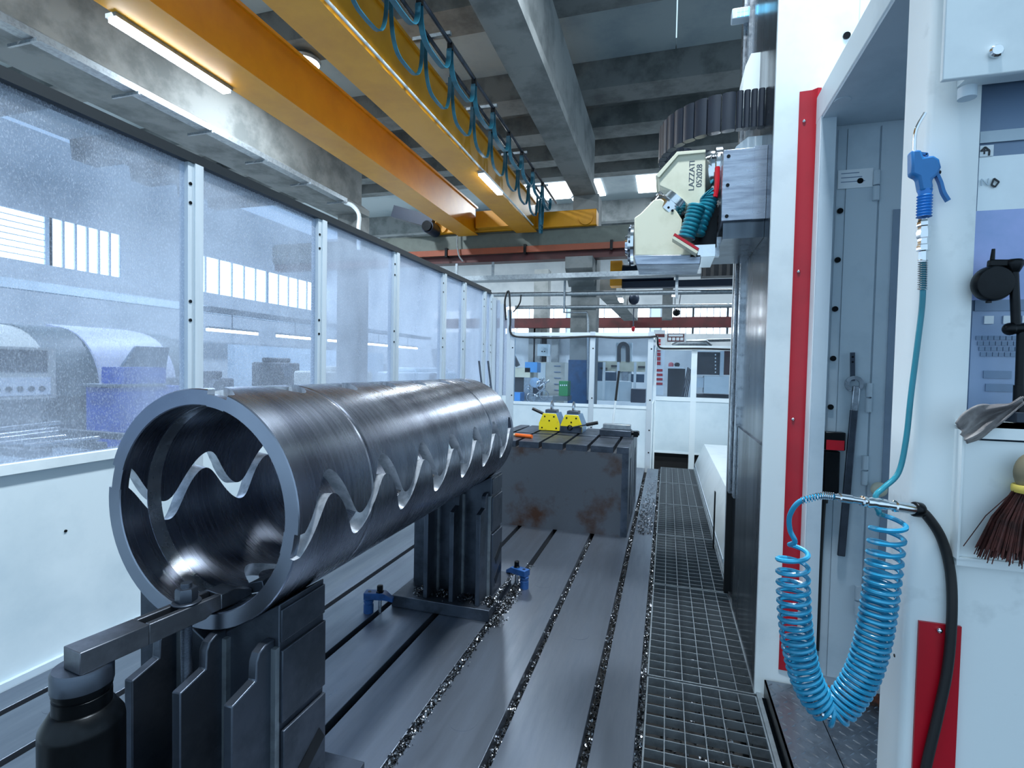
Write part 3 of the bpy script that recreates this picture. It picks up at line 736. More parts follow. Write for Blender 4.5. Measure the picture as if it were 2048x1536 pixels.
# corrugated hose, double
for l, nm in (([(1372, 478), (1380, 455), (1388, 430), (1394, 410)], 0), ([(1392, 470), (1402, 440), (1413, 415), (1418, 396), (1412, 388)], 1)):
    y = 2.56+.04*nm; pts = spline([at(u, v, 'y', y) for u, v in l], 9); rad = [.036+(.004 if k % 3 else -.002) for k in range(len(pts))]
    MB().sweep(pts, rad, 14).build('corrugated_hose', TEALH, hm)
a_, b2 = at(1348, 472, 'y', 2.56), at(1396, 502, 'y', 2.56)
MB().bar(a_, b2, .07, .012, up=(0, 0, 1)).build('hose_flange', RED, hm)
MB().bar(a_-Vector((.004, 0, .014)), b2-Vector((.004, 0, .014)), .07, .012).build('hose_flange', CREAM, hm)
for u, v in ((1337, 415), (1345, 421)):
    MB().cyl(at(u, v, 'y', HY0-.01), at(u, v, 'y', HY0-.016), .006, n=8).build('screw', BLACKM, hm)
MB().sweep(spline([at(1435, 335, 'y', 2.6), at(1434, 370, 'y', 2.58), at(1430, 395, 'y', 2.57)], 6), .012, 8).build('red_cable', RED, hm)
for s_, u, z in (('LAZZATI', 1384, 351), ('052028', 1399, 351)):
    p = at(u, z, 'y', HY0-.0005); text('stamped_text', s_, .036, p, (pi/2, -pi/2, 0), STEELD, hm)
# beacon
bc = thing('beacon_lamp', 'small glowing blue warning lamp high on the column side', 'lamp', at(1480, 32, 'y', 3.2))
p = at(1480, 32, 'y', 3.2)
MB().box(p.x-.045, p.x+.05, p.y-.03, p.y+.03, p.z-.03, p.z+.03).build('housing', GREYP, bc, bevel=.006)
for i in range(3):
    for j in range(2): MB().box(p.x-.018+i*.02, p.x-.003+i*.02, p.y-.034, p.y-.03, p.z-.022+j*.024, p.z-.002+j*.024).build('light_cell', BLUEL, bc)

# ================================================================== OPERATOR CABIN
XO = .52
cab = thing('operator_cabin', 'white operator cabin entrance with grey inner wall and heavy post', 'cabin', (.9, 1.8, 0))
MB().box(XO, 1.7, 1.30, YF-.006, 2.255, 2.36).build('canopy', WHITE, cab, bevel=.004)
MB().box(XO+.004, 1.7, 1.36, YF-.01, 2.245, 2.256).build('canopy_lining', GREYP, cab)
MB().box(XO, XO+.022, 2.195, YF-.024, .06, 2.255).build('door_jamb', WHITE, cab)
MB().box(XO+.002, XO+.05, 2.185, 2.195, .06, 2.255).build('jamb_lip', GREYP, cab)
yi = YF-.012
def iw(u0, u1, z0, z1, nm, m, y=yi, th=.012):
    a, b = at(u0, 760, 'y', y).x, at(u1, 760, 'y', y).x
    return MB().box(a, b, y, y+th, z0, z1).build(nm, m, cab)
MB().box(XO+.02, 1.7, yi+.004, yi+.02, .045, 2.255).build('inner_wall', GREYP, cab)
w1 = iw(1658, 1675, .12, 2.23, 'wall_strip', GREYP)
w2 = iw(1677, 1740, .12, 2.23, 'wall_sheet', GREYP, yi-.003)
w3 = iw(1744, 1870, .12, 2.23, 'wall_door', GREYP, yi-.004)
for px, py in ((1680, 422), (1675, 520), (1670, 618), (1666, 717), (1661, 814), (1720, 362)):
    p = at(px, py, 'y', yi-.004); MB().cyl((p.x, yi-.008, p.z), (p.x, yi-.002, p.z), .0105, n=14).build('bolt', BLACKM, w2)
for px, py in ((1752, 372), (1737, 795), (1729, 940), (1715, 1200)):
    p = at(px, py, 'y', yi-.006)
    h = MB().cyl((p.x, yi-.01, p.z-.055), (p.x, yi-.01, p.z-.003), .011, n=12).cyl((p.x, yi-.01, p.z+.003), (p.x, yi-.01, p.z+.055), .011, n=12).build('hinge', GREYP, w3)
p = at(1756, 978, 'y', yi-.02); MB().ball((p.x, yi-.03, p.z), .028, 16, 10, (1, .7, 1)).build('knob', CREAM, w3)
a = at(1785, 420, 'y', yi); MB().box(a.x, a.x+.10, yi-.008, yi-.004, .55, a.z).build('recessed_panel', MACHG if False else mat('panel_slate', '#8193a6', .4, 0), w3)
p = at(1712, 357, 'y', yi-.006)
nt = MB().box(p.x-.06, p.x+.055, yi-.0065, yi-.0035, p.z-.035, p.z+.035).build('paper_note', PAPER); tag(nt, 'small white paper note stuck on the grey inner cabin wall', 'note')
for k in range(3): MB().box(p.x-.05, p.x+.01+.01*k, yi-.0068, yi-.0065, p.z+.02-.016*k, p.z+.023-.016*k).build('written_line', SLATE, nt)
MB().box(.57, 1.5, yi-.02, yi, .045, .085).build('threshold', mat('rust_sill', '#8a4a30', .7, 0, color2='#2b2622', scale=14), cab)
p = at(1685, 200, 'z', 2.245); MB().lathe((p.x, p.y, 2.246), (0, 0, -1), [(0, .025), (.004, .025), (.005, .016)], 20).build('ceiling_eyelet', GREYP, cab)
# post
YPF = 1.335
xr = .614
MB().prism([(XO, YPF+.012), (XO+.004, YPF+.004), (XO+.012, YPF), (xr, YPF), (xr, YPF+.03), (XO+.03, YPF+.03), (XO+.03, 1.452), (XO, 1.452)], 'z', .061, 2.255).build('post', WHITE_DIRTY, cab)
MB().box(xr, 1.5, YPF+.05, YPF+.07, .8, 2.1).build('front_wall', GREYP, cab)
MB().box(XO+.03, 1.6, YPF+.005, YPF+.03, .061, .97).build('lower_wall', WHITE_DIRTY, cab)
rpan = MB(); a = at(1836, 1240, 'y', YPF); c = at(1921, 1245, 'y', YPF)
MB().box(a.x, c.x, YPF-.006, YPF, .061, a.z).build('red_panel', RED, cab)
p = at(1878, 1260, 'y', YPF-.006); MB().ball((p.x, YPF-.008, p.z), .006, 10, 6).build('screw', CHROME, cab)
p = at(1810, 1333, 'y', YPF); MB().cyl((XO-.001, 1.38, p.z), (XO+.001, 1.38, p.z), .004, n=8).build('rivet', BLACKM, cab)
# control box hanging over the window
bx = thing('control_box', 'pale control box mounted above the cabin window', 'box', (.7, 1.28, 1.9))
a = at(1885, 160, 'y', 1.25)
MB().box(a.x, 1.2, 1.25, 1.262, a.z, 2.6).build('box_front', WHITE, bx, bevel=.002)
MB().box(a.x+.06, 1.2, 1.262, YPF-.001, a.z+.02, 2.25).build('box_body', WHITE, bx)
p = at(1989, 106, 'y', 1.25); MB().lathe((p.x, 1.25, p.z), (0, -1, 0), [(0, .011), (.008, .012), (.012, .009)], 14).build('bolt', CHROME, bx)
p = at(1938, 165, 'y', 1.29); MB().cyl((p.x, 1.295, a.z-.022), (p.x, 1.295, a.z), .016, n=14).build('cable_gland', GREYP, bx)
# window with films and key rows behind
wd = thing('cabin_window', 'cabin window with bright film and printed key rows behind the glass', 'window', (.75, YPF+.04, 1.2))
yw = YPF+.042
def wpan(u0, v0, u1, v1, m, nm, dy=0., par=None):
    a, b = at(u0, v0, 'y', yw), at(u1, v1, 'y', yw); a.z, b.z = at(2000, v0, 'y', yw).z, at(2000, v1, 'y', yw).z
    return MB().box(min(a.x, b.x), max(a.x, b.x), yw-dy-.002, yw-dy, min(a.z, b.z), max(a.z, b.z)).build(nm, m, par or wd)
MB().box(xr, 1.2, yw, yw+.006, .95, 2.0).build('backing', SLATE, wd)
wpan(1958, 165, 2300, 262, SLATE, 'header'); wpan(1958, 262, 2300, 285, GREYP, 'header_bar', .004)
wpan(1958, 312, 2300, 420, SCREENW, 'bright_film'); wpan(1950, 420, 2300, 600, LAVEN, 'lavender_film')
wpan(1948, 600, 2300, 622, SLATE, 'divider', .003); wpan(1944, 622, 2300, 840, mat('film_blue_grey', '#8ea4c4', .3, 0), 'lower_film')
for r in range(4):
    for k in range(9):
        wpan(1950+k*12+r*3, 672+r*11, 1960+k*12+r*3, 680+r*11, SLATE, 'key', .003)
for k in range(3): wpan(1966+k*38, 632, 1984+k*38, 648, PAPER, 'key', .004)
for r in range(2): wpan(1965+r*4, 742+r*26, 2020+r*4, 757+r*26, SLATE, 'key', .003)
pa = wpan(1958, 290, 1984, 312, PAPER, 'paper_mark', .003)
p = at(1969, 303, 'y', yw-.006); text('plus_sign', '+', .03, p, (pi/2, 0, 0), MACHD, wd)
p = at(1970, 365, 'y', yw-.006); text('letter', 'N', .022, p, (pi/2, 0, 0), GREYP, wd)
g = MB()
for (u0, v0), (u1, v1) in (((1962, 302), (1970, 294)), ((1970, 294), (1979, 301)), ((1979, 301), (1978, 311)), ((1983, 370), (1988, 357)), ((1988, 357), (1998, 364)), ((1998, 364), (1990, 374)), ((1990, 374), (1983, 370))):
    g.bar(at(u0, v0, 'y', yw-.006), at(u1, v1, 'y', yw-.006), .002, .003)
g.build('arrow_mark', MACHD, wd)

# shelf pocket below the window
sh = thing('sheet_pocket', 'white sheet metal pocket shelf below the cabin window', 'shelf', (.72, 1.29, .95))
ysf = 1.292
a, b_ = at(1932, 842, 'y', ysf), at(1924, 1118, 'y', ysf)
MB().box(a.x, 1.1, ysf, YPF+.0005, a.z-.012, a.z).box(xr, 1.1, YPF, yw-.003, a.z-.012, a.z).build('shelf_top', WHITE_DIRTY, sh)
MB().box(a.x, 1.1, ysf, ysf+.004, a.z-.035, a.z).build('front_lip', WHITE_DIRTY, sh)
MB().prism([(ysf+.012, a.z-.04), (ysf+.016, a.z-.04), (YPF-.02, b_.z-.02), (YPF-.024, b_.z-.02)], 'x', a.x+.004, 1.1).build('back_sheet', WHITE_DIRTY, sh)
MB().box(a.x, a.x+.004, ysf+.01, YPF, b_.z, a.z-.02).build('side_sheet', WHITE_DIRTY, sh)
MB().box(a.x, 1.1, ysf+.01, YPF, b_.z-.004, b_.z).build('bottom_sheet', WHITE_DIRTY, sh)
zsh = a.z
# dial indicator on its stand
di = thing('indicator_stand', 'black magnetic stand holding a dial indicator in front of cabin window', 'indicator stand', (.62, ysf+.04, zsh))
YI = ysf+.02
P = lambda u, v: at(u, v, 'y', YI)
MB().box(P(2020, 830).x, P(2020, 830).x+.06, YI-.02, YI+.03, zsh, zsh+.022).build('magnet_base', STEELD, di, bevel=.002)
MB().cyl(P(2040, 832), P(2038, 770), .012, .009, n=16).build('stand_foot', BLACKM, di)
MB().cyl(P(2038, 800), P(2043, 655), .0075, n=14).build('lower_arm', BLACKM, di)
MB().cyl(P(2018, 658), P(2075, 655), .011, n=16).build('joint', BLACKM, di); MB().ball(P(2020, 658), .013).build('joint_knob', BLACKM, di)
MB().cyl(P(2032, 650), P(2027, 530), .008, n=14).build('upper_arm', BLACKM, di)
MB().lathe(P(2027, 545), (0, 0, 1), [(0, .009), (.015, .016), (.022, .016), (.026, .013)], 16).build('collar', BLACKM, di)
MB().bar(P(2025, 527), P(1976, 527), .014, .015).build('clamp_arm', BLACKM, di, bevel=.003)
c = P(1983, 566); MB().lathe(c+Vector((0, .012, 0)), (.1, -1, -.1), [(0, .033), (.006, .036), (.02, .036), (.024, .033), (.0245, .031)], 36).build('dial', BLACKM, di)
MB().cyl(P(1986, 532), P(1986, 545), .0045, n=10).cyl(P(1998, 532), P(1998, 545), .0045, n=10).build('lug', CHROME, di)
MB().cyl(P(1984, 525), P(1987, 498), .0045, .003, n=10).build('cap', BLACKM, di); MB().cyl(P(1978, 592), P(1977, 606), .005, n=10).build('stem', BLACKM, di)
# rag
def rag():
    m = MB(); nU, nV = 30, 20; n = nV+1
    top = spline([(2046, 792, 0), (2020, 806, 0), (1990, 808, 0), (1958, 812, 0), (1930, 828, 0), (1914, 848, 0)], 6)
    bot = spline([(2046, 806, 0), (2022, 826, 0), (2000, 845, 0), (1982, 862, 0), (1962, 878, 0), (1934, 888, 0)], 6)
    for i in range(nU+1):
        t = i/nU; p, q = top[i], bot[i]
        for j in range(n):
            s_ = j/nV; u, v = p.x*(1-s_)+q.x*s_, p.y*(1-s_)+q.y*s_
            if i == nU: u += 2*sin(s_*22)
            fold = .011*sin(s_*7.5+2.2*t)+.006*sin(s_*15-5*t)
            m.v.append(tuple(at(u, v, 'y', ysf-.016-fold*min(1, .3+t))))
    for i in range(nU):
        for j in range(nV): a = i*n+j; m.f.append((a, a+1, a+n+1, a+n))
    o = m.build('cleaning_rag', RAG); o.modifiers.new('thick', 'SOLIDIFY').thickness = .004
    tag(o, 'crumpled grey cleaning rag hanging over the pocket shelf edge', 'rag')
rag()
# hand broom
br = thing('hand_broom', 'hand broom with dark brown bristles hanging before the pocket shelf', 'broom', at(2045, 1000, 'y', ysf-.02))
yb_ = ysf-.02
c = at(2064, 946, 'y', yb_); MB().ball(c, .031, 18, 12, (.95, .6, 1.3)).build('broom_cap', BROOMH, br)
c2 = at(2064, 980, 'y', yb_); MB().lathe(c2-Vector((0, 0, .006)), (0, 0, 1), [(0, .030), (.003, .031), (.012, .031), (.015, .029)], 24).build('binding', STRAW, br)
m = MB()
for k in range(420):
    t = U(0, 2*pi); q = math.sqrt(U(0, 1)); a = c2+Vector((.028*q*cos(t), .018*q*sin(t), 0)); sp2 = 2.1 if k % 40 else 3.0
    e = a+Vector((.028*q*cos(t)*sp2-.004, .018*q*sin(t)*sp2*(.8 if sin(t) < 0 else .2), -U(.115, .15)))
    mid = (a+e)/2+Vector((.006*cos(t), 0, .004)); m.sweep([a, mid, e], .0011, 3)
o = m.build('bristles', BROWNB, br); o['kind'] = 'stuff'

# ================================================================== AIR GUN AND HOSES
YG = 1.318
G_ = lambda u, v, y=YG: at(u, v, 'y', y)
ag = thing('air_gun', 'blue air blow gun with bent chrome nozzle hanging on the cabin post', 'air gun', G_(1845, 400))
MB().sweep(spline([G_(1829, 305), G_(1830, 270), G_(1836, 250), G_(1850, 226)], 6), .0035, 10).build('nozzle', CHROME, ag)
gb = [(1818, 304), (1838, 303), (1843, 318), (1862, 314), (1874, 322), (1878, 338), (1872, 352), (1860, 362), (1862, 375), (1860, 385), (1837, 385), (1832, 358), (1818, 352)]
MB().prism([(G_(u, v).x, G_(u, v).z) for u, v in gb], 'y', YG-.013, YG+.013).build('gun_body', mat('gun_blue', '#1f6fae', .42, 0, var=.15), ag, bevel=.005)
MB().bar(G_(1836, 307), G_(1853, 309), .008, .005).bar(G_(1852, 308), G_(1853, 314), .008, .005, up=(1, 0, 0)).build('hook', MATS['gun_blue'], ag)
a, b_ = G_(1850, 380), G_(1848, 432); ax = (b_-a)
MB().lathe(a, ax, [(0, .0135)]+[(.004+.0062*k/2, .0115+.003*(k % 2)) for k in range(2, 18)]+[(ax.length, .0125)], 20).build('grip', mat('grip_blue', '#2a7fd0', .4, 0, var=.1), ag)
MB().sweep(spline([G_(1872, 348), G_(1880, 365), G_(1886, 385), G_(1896, 402)], 5), (.006, .003), flat=(0, 1, 0)).build('trigger', MATS['gun_blue'], ag)
MB().ball(G_(1877, 345), .005, 10, 8).build('trigger_pin', BLACKM, ag)
a, b_ = G_(1848, 434), G_(1846, 524); ax = (b_-a); L = ax.length
MB().lathe(a, ax, [(0, .009), (L*.1, .0105), (L*.12, .012), (L*.2, .012), (L*.22, .010), (L*.34, .0125), (L*.46, .0125), (L*.48, .010), (L*.62, .0105), (L*.64, .012), (L*.75, .012), (L*.77, .008), (L, .008)], 6).build('coupling', CHROME, ag)
hs = thing('coiled_air_hose', 'blue coiled air hose hanging in a loop from the air gun', 'air hose', G_(1660, 1420, 1.285))
pts = spline([G_(1846, 522), G_(1845, 600), G_(1836, 680), G_(1822, 790), G_(1812, 880), G_(1797, 945), G_(1768, 975, 1.308), G_(1752, 990, 1.302), G_(1752, 1010, 1.302), G_(1758, 1024, 1.300)], 8)
lead = pts
m = MB(); sp = []
for k in range(140):
    t = k/139; p = G_(1846-1.5*t, 518+62*t); a = 2*pi*k/10; sp.append(p+Vector((.0085*cos(a), .0085*sin(a), 0)))
m.sweep(sp, .0013, 4).build('spring_guard', CHROME, hs)
# helix along a U-shaped centre line
cl_ = spline([G_(1778, 1038, 1.285), G_(1772, 1090, 1.285), G_(1762, 1180, 1.285), G_(1748, 1270, 1.285), G_(1728, 1340, 1.285), G_(1700, 1390, 1.285), G_(1668, 1420, 1.285), G_(1640, 1405, 1.285), G_(1614, 1360, 1.285), G_(1598, 1300, 1.285), G_(1589, 1230, 1.285), G_(1586, 1160, 1.285), G_(1585, 1098, 1.285)], 40)
def helix(center, turns_of_s, rad):
    out = []; S_ = [0]
    for k in range(1, len(center)): S_.append(S_[-1]+(center[k]-center[k-1]).length)
    n = 1500; j = 0
    for i in range(n+1):
        s = S_[-1]*i/n
        while j < len(S_)-2 and S_[j+1] < s: j += 1
        f = (s-S_[j])/max(1e-9, S_[j+1]-S_[j]); p = center[j].lerp(center[j+1], f); d = (center[j+1]-center[j]).normalized()
        u = Vector((0, 1, 0)); w = d.cross(u).normalized(); u = w.cross(d)
        a = 2*pi*turns_of_s(i/n)
        out.append(p+(u*cos(a)+w*sin(a))*rad)
    return out
def turns(t):   # loose coils near the hung ends, tight in the bend
    return 62*(t-.55*sin(4*pi*t)/(4*pi)*0) if False else 50*(3*t*t-2*t**3)*.55+50*t*.45
H_ = helix(cl_, turns, .0305)
MB().sweep(H_, .0052, 7).build('coil', BLUEH, hs)
MB().sweep(lead+spline([lead[-1], (lead[-1]+H_[0])/2+Vector((-.003, .003, -.002)), H_[0]], 6)[1:], .0056, 10).build('hose_lead', TEALH, hs)
pts = spline([H_[-1], G_(1590, 1083, 1.28), G_(1580, 1060, 1.275), G_(1580, 1030, 1.265), G_(1600, 1003, 1.25), G_(1640, 992, 1.24), G_(1668, 993, 1.235)], 8)
MB().sweep(pts, .0055, 10).build('hose_tail', BLUEH, hs)
sp = []; base = spline([G_(1602, 1002, 1.249), G_(1640, 992, 1.24), G_(1667, 993, 1.235)], 60)
for k, p in enumerate(base):
    a = 2*pi*k/9; sp.append(p+Vector((0, .0075*cos(a), .0075*sin(a))))
MB().sweep(sp, .0013, 4).build('spring_guard', CHROME, hs)
q = G_(1655, 1428, 1.26); MB().cyl(q-Vector((.012, 0, .003)), q+Vector((.012, 0, -.003)), .008, n=12).build('hose_joint', CHROME, hs)
cpn = thing('hose_coupling', 'chrome quick coupling joining the blue coil to the black hose', 'hose coupling', G_(1750, 1003, 1.27))
ax = G_(1838, 1020, 1.314)-G_(1666, 993, 1.235); L = ax.length
MB().lathe(G_(1666, 993, 1.235), ax, [(0, .007), (L*.06, .007), (L*.07, .0095), (L*.2, .0095), (L*.21, .0075), (L*.32, .0075), (L*.33, .0115), (L*.37, .0115), (L*.38, .010), (L*.42, .0125), (L*.47, .0105), (L*.5, .0125), (L*.6, .012), (L*.61, .0095), (L*.7, .0095), (L*.71, .0125), (L, .0115)], 12).build('coupling_body', CHROME, cpn)
a = G_(1834, 1019, 1.312); MB().lathe(a-ax.normalized()*.008, ax, [(0, .0145), (.002, .016), (.016, .016), (.018, .0145)], 18).build('hose_clip', BLACKM, cpn)
pts = spline([G_(1832, 1018, 1.311), G_(1852, 1030, 1.317), G_(1882, 1075, 1.323), G_(1900, 1140, 1.3245), G_(1904, 1220, 1.3205), G_(1896, 1330, 1.3195), G_(1876, 1430, 1.3195), G_(1850, 1545, 1.319), G_(1838, 1640, 1.318)], 10)
tag(MB().sweep(pts, .0098, 12).build('black_air_hose', BLACK), 'thick black rubber air hose hanging against the red post panel', 'air hose')

# ================================================================== WRENCH, TOOL, CORD ON THE INNER WALL
yw2 = yi-.02
Wp = lambda u, v: at(u, v, 'y', yw2)
wr = thing('long_spanner', 'long steel ring spanner with open jaw hanging on the grey inner wall', 'spanner', Wp(1680, 1100))
MB().bar(Wp(1708, 820), Wp(1682, 1112), .026, .012, up=(0, 1, 0)).build('shaft', STEELD, wr, bevel=.003)
MB().bar(Wp(1713, 772), Wp(1708, 822), .024, .014, up=(0, 1, 0)).build('neck', STEELB, wr, bevel=.003)
m = MB(); c = Wp(1708, 768); rs = []
for k in range(20):
    t = radians(-40)+radians(290)*k/19; rs.append([c+Vector((r*cos(t), y, r*sin(t))) for r, y in ((.018, -.007), (.031, -.007), (.031, .007), (.018, .007))])
m.rings(rs).build('jaw', STEELB, wr)
hk = MB().bar(Wp(1705, 705), Wp(1705, 762), .016, .004, up=(0, 1, 0)).build('hanging_hook', STEELD)
tag(hk, 'short perforated steel hook strip holding the long spanner', 'hook')
for v in (714, 724): MB().cyl(Wp(1705, v)+Vector((0, -.0035, 0)), Wp(1705, v)+Vector((0, -.002, 0)), .004, n=8).build('hole', BLACKM, hk)
tl = thing('lock_unit', 'black and red safety lock unit on the grey inner wall', 'lock', Wp(1660, 980))
a, b_ = Wp(1646, 862), Wp(1686, 900)
MB().box(a.x, b_.x, yw2-.03, yw2+.012, b_.z, a.z).build('lock_head', BLACKM, tl, bevel=.004)
MB().box(a.x+.004, b_.x-.006, yw2-.034, yw2-.03, b_.z+.002, a.z-.03).build('red_cap', RED, tl)
a, b_ = Wp(1646, 900), Wp(1674, 985)
MB().box(a.x, b_.x, yw2-.025, yw2+.012, b_.z, a.z).build('lock_body', BLACKM, tl, bevel=.004)
MB().cyl(Wp(1650, 985), Wp(1648, 1005), .013, n=12).build('cable_gland', BLACK, tl)
tag(MB().sweep(spline([Wp(1648, 1000), Wp(1644, 1060), Wp(1640, 1130), Wp(1637, 1220), Wp(1634, 1300)], 6), .008, 8).build('lock_cable', BLACK), 'thin black cable hanging down from the safety lock unit', 'cable')

# ================================================================== ITEMS ON THE SLOTTED BLOCKS
ZB = .70
def magnet(px, py, flip, label):
    p = at(px, py, 'z', ZB); x, y = p.x, p.y
    t = thing('lifting_magnet', label, 'lifting magnet', (x, y, ZB))
    w, h, dpt = .105, .17, .26
    body = [(x-w, ZB), (x+w, ZB), (x+w, ZB+.07), (x+w*.62, ZB+h), (x-w*.62, ZB+h), (x-w, ZB+.07)]
    MB().prism(body, 'y', y+.015, y+dpt).build('magnet_body', MAGB, t, bevel=.004)
    pl = MB().prism([(x+(u-x)*.97, ZB+.005+(v-ZB)*.96) for u, v in body], 'y', y, y+.015).build('end_plate', MAGY, t, bevel=.002)
    for dx, dz in ((-.07, .03), (.07, .03), (-.045, .14), (.045, .14), (0, .1)):
        MB().cyl((x+dx, y-.003, ZB+dz), (x+dx, y+.001, ZB+dz), .008, n=8).build('screw', BLACKM, pl)
    MB().box(x-.055, x+.055, y+.06, y+.18, ZB+h, ZB+h+.03).build('lug_plate', STEELD, t, bevel=.003)
    c = Vector((x, y+.12, ZB+h+.06)); ring = [c+Vector((0, .032*cos(2*pi*k/20), .05*sin(2*pi*k/20))) for k in range(20)]
    MB().sweep(ring, .011, 8, closed=True).build('lifting_eye', STEELB, t)
    if flip:
        a = Vector((x-.01, y-.012, ZB+.05)); b = Vector((x+.22, y-.03, ZB+.105))
        MB().cyl(a, b, .007, n=10).build('lever', STEELD, t); MB().cyl(a+(b-a)*.68, b+(b-a)*.14, .016, n=12).build('lever_grip', BLACK, t)
        MB().box(x-w*.97, x+w*.97, y-.004, y, ZB+.005, ZB+.062).build('name_plate', STEELD, t)
        rg = [a+Vector((.022*cos(2*pi*k/16), -.004, .022*sin(2*pi*k/16))) for k in range(16)]; MB().sweep(rg, .005, 6, closed=True).build('lever_hub', BLACKM, t)
    else:
        a = Vector((x-w*.6, y+.2, ZB+.13)); b = Vector((x-.19, y+.18, ZB+.185))
        MB().cyl(a, b, .007, n=10).build('lever', STEELD, t); MB().cyl(a+(b-a)*.3, b+(b-a)*.2, .015, n=12).build('lever_grip', BLACK, t)
magnet(1098, 862, False, 'yellow ended lifting magnet with its lever pointing back to the tube')
magnet(1142, 866, True, 'yellow ended lifting magnet with lever across its grey name plate')
vs = thing('machine_vise', 'flat grey machine vise on the rear slotted block', 'vise', (-.45, 5.0, ZB))
p = at(1233, 872, 'z', ZB)
MB().box(p.x-.15, p.x+.13, p.y-.04, p.y+.13, ZB, ZB+.055).build('vise_body', STEELD, vs, bevel=.004)
MB().box(p.x-.13, p.x+.12, p.y+.05, p.y+.13, ZB+.055, ZB+.10).build('vise_jaw', GALV, vs, bevel=.004)
MB().cyl((p.x+.13, p.y+.04, ZB+.03), (p.x+.2, p.y+.04, ZB+.03), .02, n=14).build('screw_end', BLACKM, vs)
MB().box(p.x+.15, p.x+.19, p.y, p.y+.08, ZB, ZB+.05).build('screw_bracket', BLACKM, vs)
a, b_ = at(1018, 872, 'z', ZB), at(1064, 877, 'z', ZB)
ht = thing('mallet', 'mallet with orange grip lying on the front slotted block', 'mallet', (a.x, a.y, ZB))
MB().cyl(b_+Vector((0, 0, .016)), a+(b_-a)*.3+Vector((0, 0, .016)), .016, n=14).build('grip', ORGRIP, ht)
MB().cyl(a+(b_-a)*.3+Vector((0, 0, .014)), a-(b_-a)*.6+Vector((0, 0, .014)), .012, n=12).build('shaft', WOOD, ht)
a, b_ = at(1226, 846, 'y', 5.42), at(1238, 742, 'y', 5.44)
pk = thing('leaning_pole', 'thin pole with black upper half leaning behind the slotted blocks', 'pole', (a.x, 5.3, 0))
lo = a-(b_-a).normalized()*.75
MB().cyl(lo, a.lerp(b_, .45), .011, n=10).build('pole_shaft', WHITE, pk); MB().cyl(a.lerp(b_, .43), b_, .012, n=10).build('pole_grip', BLACK, pk)
for u0, v0, u1, v1, nm in ((958, 722, 964, 775, 'thin dark steel rod standing behind the tube close to the partition'), (976, 722, 984, 790, 'thin dark steel rod behind the tube nearer to the slotted blocks')):
    a, b_ = at(u0, v0, 'y', 5.6), at(u1, v1, 'y', 5.55); dn = (b_-a).normalized()
    tag(MB().cyl(a, a+dn*((a.z-.0)/-dn.z), .011, n=10).build('steel_rod', STEELD), nm, 'rod')

# ================================================================== OVERHEAD CRANE
cr = thing('overhead_crane', 'yellow double girder overhead crane spanning above the enclosure', 'crane', (-3.9, 5, 4.45))
def girder(x0, x1, nm):
    m = MB().box(x0+.03, x1-.03, -3, 11.62, 4.47, 5.08)
    o = m.build('girder', YELLOW, cr, bevel=.004)
    MB().box(x0, x1, -3, 11.72, 4.45, 4.47).build('bottom_flange', YELLOW, o)
    MB().box(x0, x1, -3, 11.72, 5.08, 5.12).build('top_flange', YELLOW, o)
    return o
gR = girder(-3.465, -2.975, 'R'); gL = girder(-4.915, -4.43, 'L')
MB().sweep([(-2.962, -3, 4.50), (-2.962, 9.9, 4.50), (-2.962, 10.6, 4.5), (-2.962, 11.3, 4.5)], .016, 8).build('conduit', WHITE, cr)
MB().box(-5.6, -1.62, 11.78, 12.18, 4.56, 4.92).build('end_carriage', YELLOW, cr, bevel=.02)
MB().box(-4.4, -3.5, 11.5, 11.8, 4.57, 4.95).build('end_plate', YELLOW, cr)
for x in (-1.85, -5.4): 
    MB().cyl((x, 11.72, 4.72), (x, 12.24, 4.72), .16, n=24).build('wheel', YELLOW, cr)
mo = MB().cyl((-5.55, 11.3, 4.62), (-5.55, 11.75, 4.62), .15, n=20).build('drive_motor', NAVY, cr)
MB().cyl((-5.55, 11.24, 4.62), (-5.55, 11.3, 4.62), .12, n=20).build('fan_cover', BLACKM, mo)
MB().bar((-6.5, 11.4, 5.05), (-5.5, 11.5, 4.75), .2, .28).build('buffer_arm', NAVY, cr)
# festoon
fs = thing('festoon_system', 'teal festoon cables hanging in loops from pipe tracks along the crane', 'cable festoon', (-2.7, 6, 5.1))
for x in (-2.75, -2.55): MB().cyl((x, -3, 5.10), (x, 11.8, 5.10), .024, n=12).build('track_pipe', STEELD, fs)
for y in (.5, 2.2, 3.9, 5.6, 7.3, 9.0, 10.7): MB().box(-2.98, -2.5, y, y+.04, 5.125, 5.165).build('track_bracket', GALV, fs)
def loop(x, ya, yb, z0, drop, w=.022):
    pts = []
    for k in range(17):
        t = k/16; s = sin(pi*t); pts.append((x, ya+(yb-ya)*(.5-.5*cos(pi*t)*abs(cos(pi*t))**-.45 if abs(cos(pi*t)) > 1e-3 else .5), z0-drop*s**.75))
    return MB().sweep(pts, (w, .006), flat=(1, 0, 0))
y = 1.6; k = 0
while y < 10.8:
    loop(-2.79, y+.04, y+.74, 5.03, .50).build('cable_loop', TEAL, fs)
    loop(-2.55, y+.22, y+.95, 5.02, .32, .03).build('cable_loop', TEAL, fs)
    MB().cube((-2.77, y, 5.07), (.07, .05, .09)).build('cable_trolley', BLACKM, fs); MB().cube((-2.55, y+.2, 5.06), (.06, .05, .08)).build('cable_trolley', BLACKM, fs)
    y += .785
for k in range(5):
    loop(-2.7-.03*k, 10.9+.1*k, 11.15+.1*k, 5.0, .6+.06*(k % 3)).build('cable_loop', TEAL, fs)
